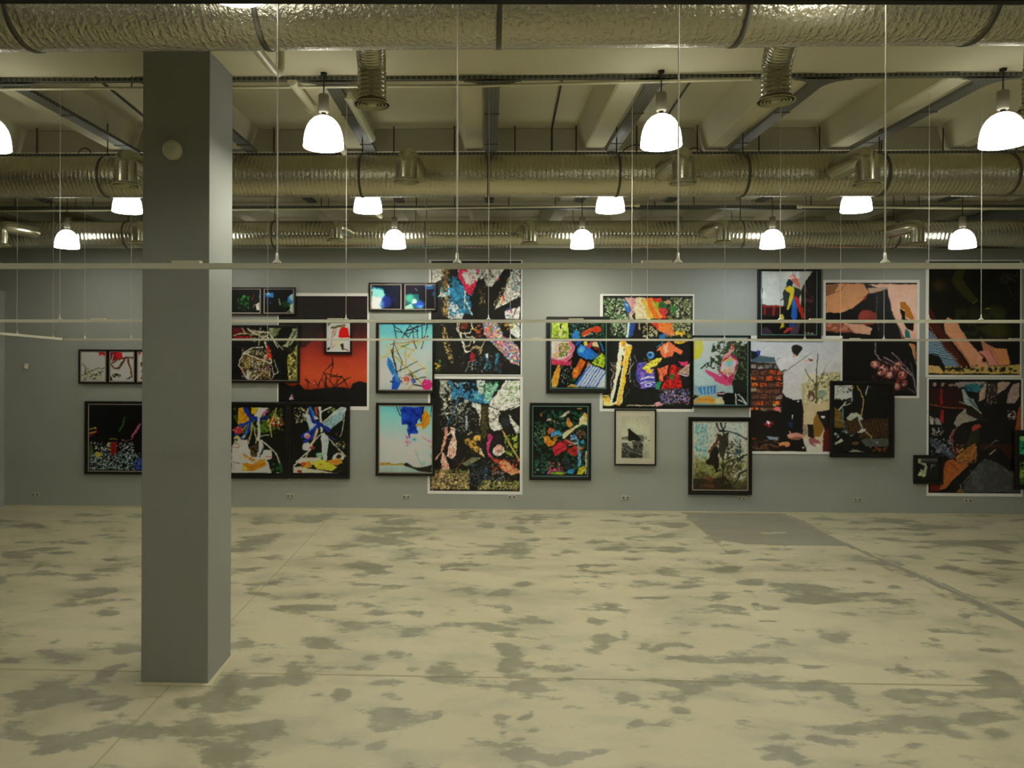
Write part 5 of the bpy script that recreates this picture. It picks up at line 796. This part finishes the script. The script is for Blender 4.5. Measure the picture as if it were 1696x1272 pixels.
mn.P('bcbabc', [340, 270, 380, 260, 480, 250, 560, 250, 640, 290, 690, 290, 620, 330, 600, 420, 575, 550, 585, 670, 500, 680, 400, 610, 410, 420, 370, 380, 345, 330]).P('1c1a1a', [480, 160, 500, 135, 540, 130, 590, 150, 585, 190, 545, 240, 515, 245, 490, 200]).E('c09080', 515, 240, 20, 16).P('6c3020', [655, 270, 700, 275, 705, 290, 670, 292]).L('c89080', 8, 620, 290, 665, 283).L('5c5c58', 5, 405, 425, 530, 320, 650, 240).L('787870', 4, 440, 380, 690, 210).K(['a4a2a4'], (440, 400, 510, 480), 8, 14, 30, 'l', lw=3).P('50504c', [330, 330, 345, 340, 380, 395, 430, 370, 440, 385, 380, 420]).L('50505a', 5, 345, 300, 345, 270, 380, 265)
mn.P('0c0c0e', [400, 615, 440, 650, 500, 680, 590, 670, 605, 800, 605, 1060, 400, 1060, 385, 800]).L('c8c4bc', 8, 495, 830, 500, 860).E('d0ccc8', 558, 692, 12, 8).P('18244c', [450, 900, 510, 905, 500, 960, 455, 940]).P('8c7868', [600, 930, 640, 930, 650, 1020, 610, 1060]).P('141010', [650, 920, 720, 925, 720, 1070, 650, 1050]).P('7c5820', [705, 870, 740, 820, 790, 900, 810, 980, 770, 1050, 715, 1040]).P('181412', [735, 800, 860, 780, 980, 800, 980, 1198, 800, 1100, 820, 980]).E('c8c0b8', 800, 848, 22, 12).P('4c1414', [810, 1000, 900, 900, 980, 1000, 980, 1198, 800, 1198])
mn.E('b88070', 530, 1045, 80, 36, 5).E('7c4c38', 540, 1065, 60, 14).L('c89888', 10, 475, 995, 490, 1020).E('b87850', 420, 1125, 58, 28).E('2c1408', 405, 1145, 26, 10).P('7888a0', [240, 1050, 360, 1052, 355, 1080, 260, 1078]).E('8c5058', 715, 1100, 65, 40, 25).E('c8b0a8', 750, 1130, 22, 16).K(['7c5c38', '5c3c24', '8c3c20'], (100, 1060, 360, 1180), 26, 12, 40, 'l', lw=6, ang=10).K(['d0c8c0'], (600, 1080, 800, 1180), 6, 6, 12).K(['8c2028', 'c85858', 'd8c8c8'], (230, 890, 330, 940), 7, 10, 20).E('c8606c', 340, 775, 28, 22).P('8c9c50', [300, 730, 340, 725, 335, 745, 305, 745])
poster('unframed print of a person in a white shirt standing by a brick wall', (1240.7, 556, 1394.5, 752), mn, 1.5, 1)
pa = Art(E4, (162, 95, 635, 655), '14100e', 4, 35)
pa.P('a8aaa4', [162, 95, 620, 95, 560, 160, 510, 270, 500, 400, 162, 410]).P('201c1c', [620, 95, 635, 95, 635, 655, 505, 655, 500, 270, 555, 170]).N('4c2c30', (500, 240, 640, 480), 30, .5, 1).P('2c1010', [162, 395, 340, 405, 340, 655, 162, 655]).L('7a2418', 16, 165, 410, 330, 412).L('7a2418', 16, 185, 410, 185, 480).L('7a2418', 18, 265, 410, 265, 490).P('100e10', [162, 490, 340, 500, 340, 655, 162, 655]).P('3c2c3c', [162, 600, 200, 590, 270, 655, 162, 655])
pa.P('b86850', [395, 150, 430, 125, 470, 160, 490, 250, 450, 220, 420, 180]).L('1c1c1c', 4, 425, 98, 440, 160).L('1c1c1c', 4, 455, 98, 445, 160).P('182840', [370, 210, 400, 165, 430, 200, 420, 240, 375, 240]).P('28302c', [345, 290, 380, 230, 440, 240, 495, 260, 500, 300, 470, 400, 390, 430, 350, 400]).P('b8a828', [360, 260, 400, 230, 440, 245, 440, 300, 410, 400, 370, 490, 385, 400, 410, 300]).P('2460b0', [425, 340, 450, 330, 470, 400, 460, 520, 430, 590, 415, 500]).P('a82c20', [430, 310, 480, 350, 545, 510, 510, 520, 460, 400]).P('b8a828', [320, 490, 345, 480, 365, 520, 360, 590, 320, 605, 330, 560]).P('101418', [350, 430, 400, 440, 410, 600, 360, 620]).P('24447c', [400, 560, 470, 570, 470, 600, 400, 600]).P('a03028', [350, 640, 385, 595, 480, 600, 470, 612, 400, 620, 360, 648]).P('4c3c4c', [470, 530, 500, 560, 480, 655, 400, 655, 420, 615]).K(['c8b890'], (540, 640, 610, 655), 4, 5, 10).L('1c1818', 8, 320, 360, 350, 340)
framed('black framed picture of hanging coloured cloths with lamps reflected in its glass', (1253, 445.5, 1358, 562), [pa], 1.5, .045, 'tealfillet', layer=3)
dm = Art(E6, (120, 472, 662, 1140), '101010', 5, 37)
dm.P('b4bcb4', [122, 474, 304, 474, 302, 640, 122, 610]).K(['505c58'], (140, 480, 290, 560), 14, 15, 40, 'l', lw=4).K(['18181a'], (250, 515, 290, 545), 4, 8, 18).N('0e0e10', (122, 590, 310, 720), 20, .45, 2).L('b8ac90', 13, 130, 765, 215, 670, 235, 640).L('b8b498', 8, 205, 680, 280, 650).L('a88c50', 9, 350, 480, 380, 540, 412, 620, 405, 700, 390, 770).L('a8b0a0', 10, 447, 480, 435, 570).L('8c6020', 8, 320, 480, 300, 520).L('88888c', 5, 470, 478, 485, 492)
dm.P('5c4820', [122, 690, 200, 740, 205, 900, 122, 900]).L('88783c', 8, 125, 800, 230, 840).L('54808c', 10, 205, 680, 215, 900).P('a0a498', [245, 800, 290, 745, 340, 742, 385, 770, 420, 830, 400, 850, 370, 820, 340, 790, 300, 820, 260, 820]).P('24505c', [335, 785, 355, 785, 375, 830, 350, 820]).P('1c140e', [225, 830, 660, 800, 662, 1000, 400, 1000, 230, 930])
for i in range(14): dm.L('6c4c28', 4, 225+i*34, 820, 205+i*34+60, 980); dm.L('5c4024', 4, 215, 830+i*13, 660, 800+i*15)
dm.L('c8c8b8', 8, 375, 820, 400, 900).P('a8aca0', [345, 945, 390, 905, 430, 900, 440, 925, 380, 945]).L('b0a878', 9, 435, 930, 485, 980, 490, 1050).L('8c6028', 12, 488, 1050, 478, 1095).P('4c5048', [385, 1020, 420, 1005, 662, 1000, 662, 1080, 440, 1080]).P('a0a490', [122, 1050, 200, 1005, 215, 1030, 130, 1065]).P('7c8070', [240, 1100, 310, 1100, 430, 1140, 280, 1140]).K(['708890', '384c54', '9ca098'], (125, 930, 340, 1000), 16, 8, 22).K(['141210'], (220, 950, 400, 1100), 14, 20, 40, sd=4).K(['6c3820', '503c1c'], (500, 1040, 640, 1130), 9, 8, 22, sd=5).E('d0d0c0', 545, 1038, 10, 8).E('5c4420', 335, 1050, 34, 18)
framed('black framed dark picture of rusty netting, overlapping the person and roses prints', (1372.4, 630.7, 1478.6, 757), [dm], 1.9, .045, None, layer=3)
ha = Art(E7, (160, 75, 1035, 1162), '0c0c08', 4, 38)
ha.P('2c2c0c', [380, 250, 420, 170, 500, 155, 480, 250, 620, 430, 590, 480, 500, 420, 420, 330], .9).E('34280c', 260, 310, 60, 50, 0, .8, .5).N('20240c', (380, 480, 950, 830), 55, .5, 1).E('2c3010', 820, 560, 90, 60, 0, .8, .4).E('3c3c10', 820, 740, 120, 80, 0, .7, .4).E('24280c', 620, 580, 80, 70, 0, .7, .4).L('5c5410', 10, 590, 480, 625, 440).L('3c3c3c', 5, 870, 160, 880, 260, 1000, 470).L('2c2c2c', 5, 820, 170, 840, 270).N('2a2620', (820, 160, 1035, 300), 24, .5, 8).L('8c8c40', 7, 700, 530, 750, 525)
ha.P('3c140c', [160, 500, 200, 560, 330, 800, 550, 1090, 480, 1090, 300, 860, 162, 660]).L('9c5840', 7, 165, 690, 300, 900, 490, 1090).P('5c7890', [162, 730, 200, 770, 300, 900, 480, 1095, 330, 1095, 250, 960, 162, 960]); [ha.L('2c3440', 5, 162+i*4, 760+i*24, 225+i*24, 800+i*26-8) for i in range(10)]; [ha.L('98b0c0', 4, 162+i*4, 750+i*24, 220+i*24, 788+i*26-8) for i in range(10)]
ha.P('0c0c0c', [162, 970, 250, 980, 320, 1095, 200, 1075, 162, 1050]).P('c08868', [310, 650, 345, 612, 430, 660, 480, 740, 560, 860, 640, 950, 700, 1010, 740, 1080, 560, 1090, 530, 1000, 470, 920, 410, 820, 320, 770]).P('a86c50', [320, 760, 410, 820, 540, 1010, 560, 1085, 500, 980]).P('c88c70', [640, 950, 680, 990, 660, 1040, 740, 1075, 690, 1090, 600, 1060]).E('241008', 700, 1010, 22, 26).P('b07058', [650, 790, 700, 850, 790, 900, 900, 910, 940, 1060, 740, 1075, 700, 990, 630, 940, 680, 925]).P('c07c74', [640, 940, 720, 925, 800, 980, 830, 1060, 750, 1070, 700, 980]).L('7c3428', 5, 740, 930, 820, 1040).P('c08050', [780, 900, 910, 910, 940, 1050, 840, 1060])
ha.P('c09c60', [162, 1070, 260, 1075, 315, 1145, 162, 1148]).P('b09850', [315, 1110, 600, 1090, 1035, 1060, 1035, 1148, 315, 1148]).N('1c140c', (310, 1060, 1040, 1150), 26, .46, 6).N('b89c54', (310, 1060, 1040, 1150), 17, .60, 7)
poster('unframed print of a pale arm over dark leaves, upper one at the right edge', (1533, 430.4, 1691.5, 625), ha, 1.35, 0)
ht = Art(E8, (275, 106, 1160, 1196), '0b0a0a', 4, 39)
ht.N('8c6c5c', (290, 130, 560, 190), 24, .45, 1).P('847c74', [520, 135, 820, 130, 790, 180, 700, 170, 560, 190]).P('286c78', [625, 160, 700, 145, 810, 190, 740, 230, 650, 215]).N('184850', (600, 140, 820, 240), 14, .55, 2).P('a08474', [760, 240, 810, 150, 840, 130, 810, 290, 750, 320]).P('a08878', [930, 132, 1060, 132, 1010, 200, 940, 250]).P('94807a', [1080, 150, 1140, 135, 1140, 270, 1100, 335, 1020, 330, 1030, 250]).P('1c1814', [830, 140, 920, 140, 940, 250, 870, 360, 820, 290]).N('8c7c74', (800, 140, 940, 360), 11, .64, 3).P('2c0c0c', [290, 190, 600, 200, 620, 380, 290, 370], .7).P('781418', [385, 200, 410, 205, 412, 350, 385, 345]).L('80401c', 9, 295, 350, 430, 375, 620, 392).P('801818', [395, 400, 420, 400, 425, 530, 380, 500])
ht.P('8c9898', [590, 200, 620, 210, 650, 270, 700, 300, 780, 430, 700, 370, 620, 330]).P('506470', [640, 280, 690, 300, 770, 420, 700, 360]).L('b0b080', 7, 570, 325, 690, 360, 780, 435).P('8a8478', [515, 530, 540, 470, 630, 385, 640, 430, 740, 490, 700, 505, 600, 530, 540, 570]).P('1c1810', [630, 390, 700, 370, 780, 440, 860, 520, 740, 490, 650, 440]).P('9c3c28', [690, 570, 720, 540, 760, 535, 785, 560, 750, 580, 700, 608]).P('101010', [480, 580, 560, 560, 700, 600, 640, 750, 560, 820, 500, 760]).L('982c20', 10, 540, 575, 500, 660, 510, 760, 545, 820).L('b09890', 7, 520, 590, 480, 660, 490, 720).P('2c2c14', [680, 620, 760, 590, 760, 700, 700, 740, 640, 730], .8)
ht.P('8c8884', [330, 480, 360, 475, 410, 540, 345, 540]).P('98908c', [290, 460, 325, 480, 325, 540, 290, 540]).N('8c8488', (290, 560, 430, 660), 15, .5, 5).P('3c404c', [290, 660, 350, 690, 520, 810, 545, 860, 480, 860, 350, 780, 292, 730]).N('6c7080', (290, 660, 540, 860), 20, .56, 6).P('7c4c24', [530, 860, 600, 790, 720, 715, 745, 840, 640, 930, 540, 900]).N('b8843c', (530, 720, 745, 920), 11, .6, 7).P('9c5428', [430, 900, 500, 865, 560, 910, 660, 930, 530, 1050, 440, 1150, 330, 1185, 400, 1110, 410, 1000]).L('5c2c14', 9, 470, 900, 560, 970).P('5c1810', [290, 1110, 400, 1100, 380, 1180, 290, 1185]).P('3c3c3e', [620, 1110, 820, 870, 930, 900, 1090, 1000, 1160, 1050, 1160, 1185, 610, 1185]).N('4a4a4c', (620, 880, 1160, 1185), 60, .5, 9, a=.7).L('6c6c6c', 7, 600, 1110, 810, 870).L('80807c', 6, 805, 780, 920, 685, 945, 690).L('a88c60', 9, 860, 822, 915, 775).P('8c5c2c', [545, 1185, 580, 1140, 600, 1185]).L('707070', 9, 580, 1110, 610, 1185).P('3c140c', [750, 730, 1090, 720, 1080, 860, 1050, 860, 950, 760, 780, 780], .7).N('b0a090', (1020, 390, 1120, 500), 14, .56, 10).P('8c4020', [1130, 400, 1160, 330, 1160, 590, 1100, 590])
poster('unframed print of a hat and brown cloth, lower one at the right edge', (1534.6, 626, 1693.6, 822), ht, 1.4, 0)
sm = Art(E8, (160, 860, 350, 1066), '141614', 3, 40).P('8c9078', [162, 905, 170, 862, 195, 864, 190, 900, 240, 905, 250, 950, 235, 1030, 180, 1028, 165, 1000, 215, 1000, 232, 930, 190, 915]).G([(0, '6c6c64'), (1, '24241f')], (195, 862, 345, 900), a=.8).K(['a8ac90'], (165, 970, 225, 1028), 8, 8, 16).N('888c78', (270, 900, 350, 1005), 14, .58, 1).E('101210', 300, 960, 16, 24)
framed('small square black framed dark picture overlapping the lower print at the right edge', (1511, 753.2, 1559.5, 801), [sm], 2.0, .035, None, layer=2)
e1 = Art(E8, (1130, 648, 1330, 822), '1c7850', 6, 41).N('2c9c70', (1130, 648, 1330, 822), 26, .45, 1).N('0c3c24', (1130, 648, 1330, 822), 20, .56, 2).P('6c9c60', [1130, 650, 1180, 650, 1170, 700, 1130, 690])
e2_ = Art(E8, (1130, 890, 1330, 1112), '2c4418', 6, 42).N('5c7c30', (1130, 890, 1330, 1112), 26, .45, 1).L('a8b080', 9, 1140, 920, 1190, 900, 1300, 900).E('88a050', 1170, 990, 34, 60, 30, .7, .4).N('101a0c', (1130, 890, 1330, 1112), 20, .6, 2)
framed('black framed green pictures cut off by the right edge of the view', (1677, 712, 1732, 810), [e1, e2_], 1.9, .045, None, layer=3)
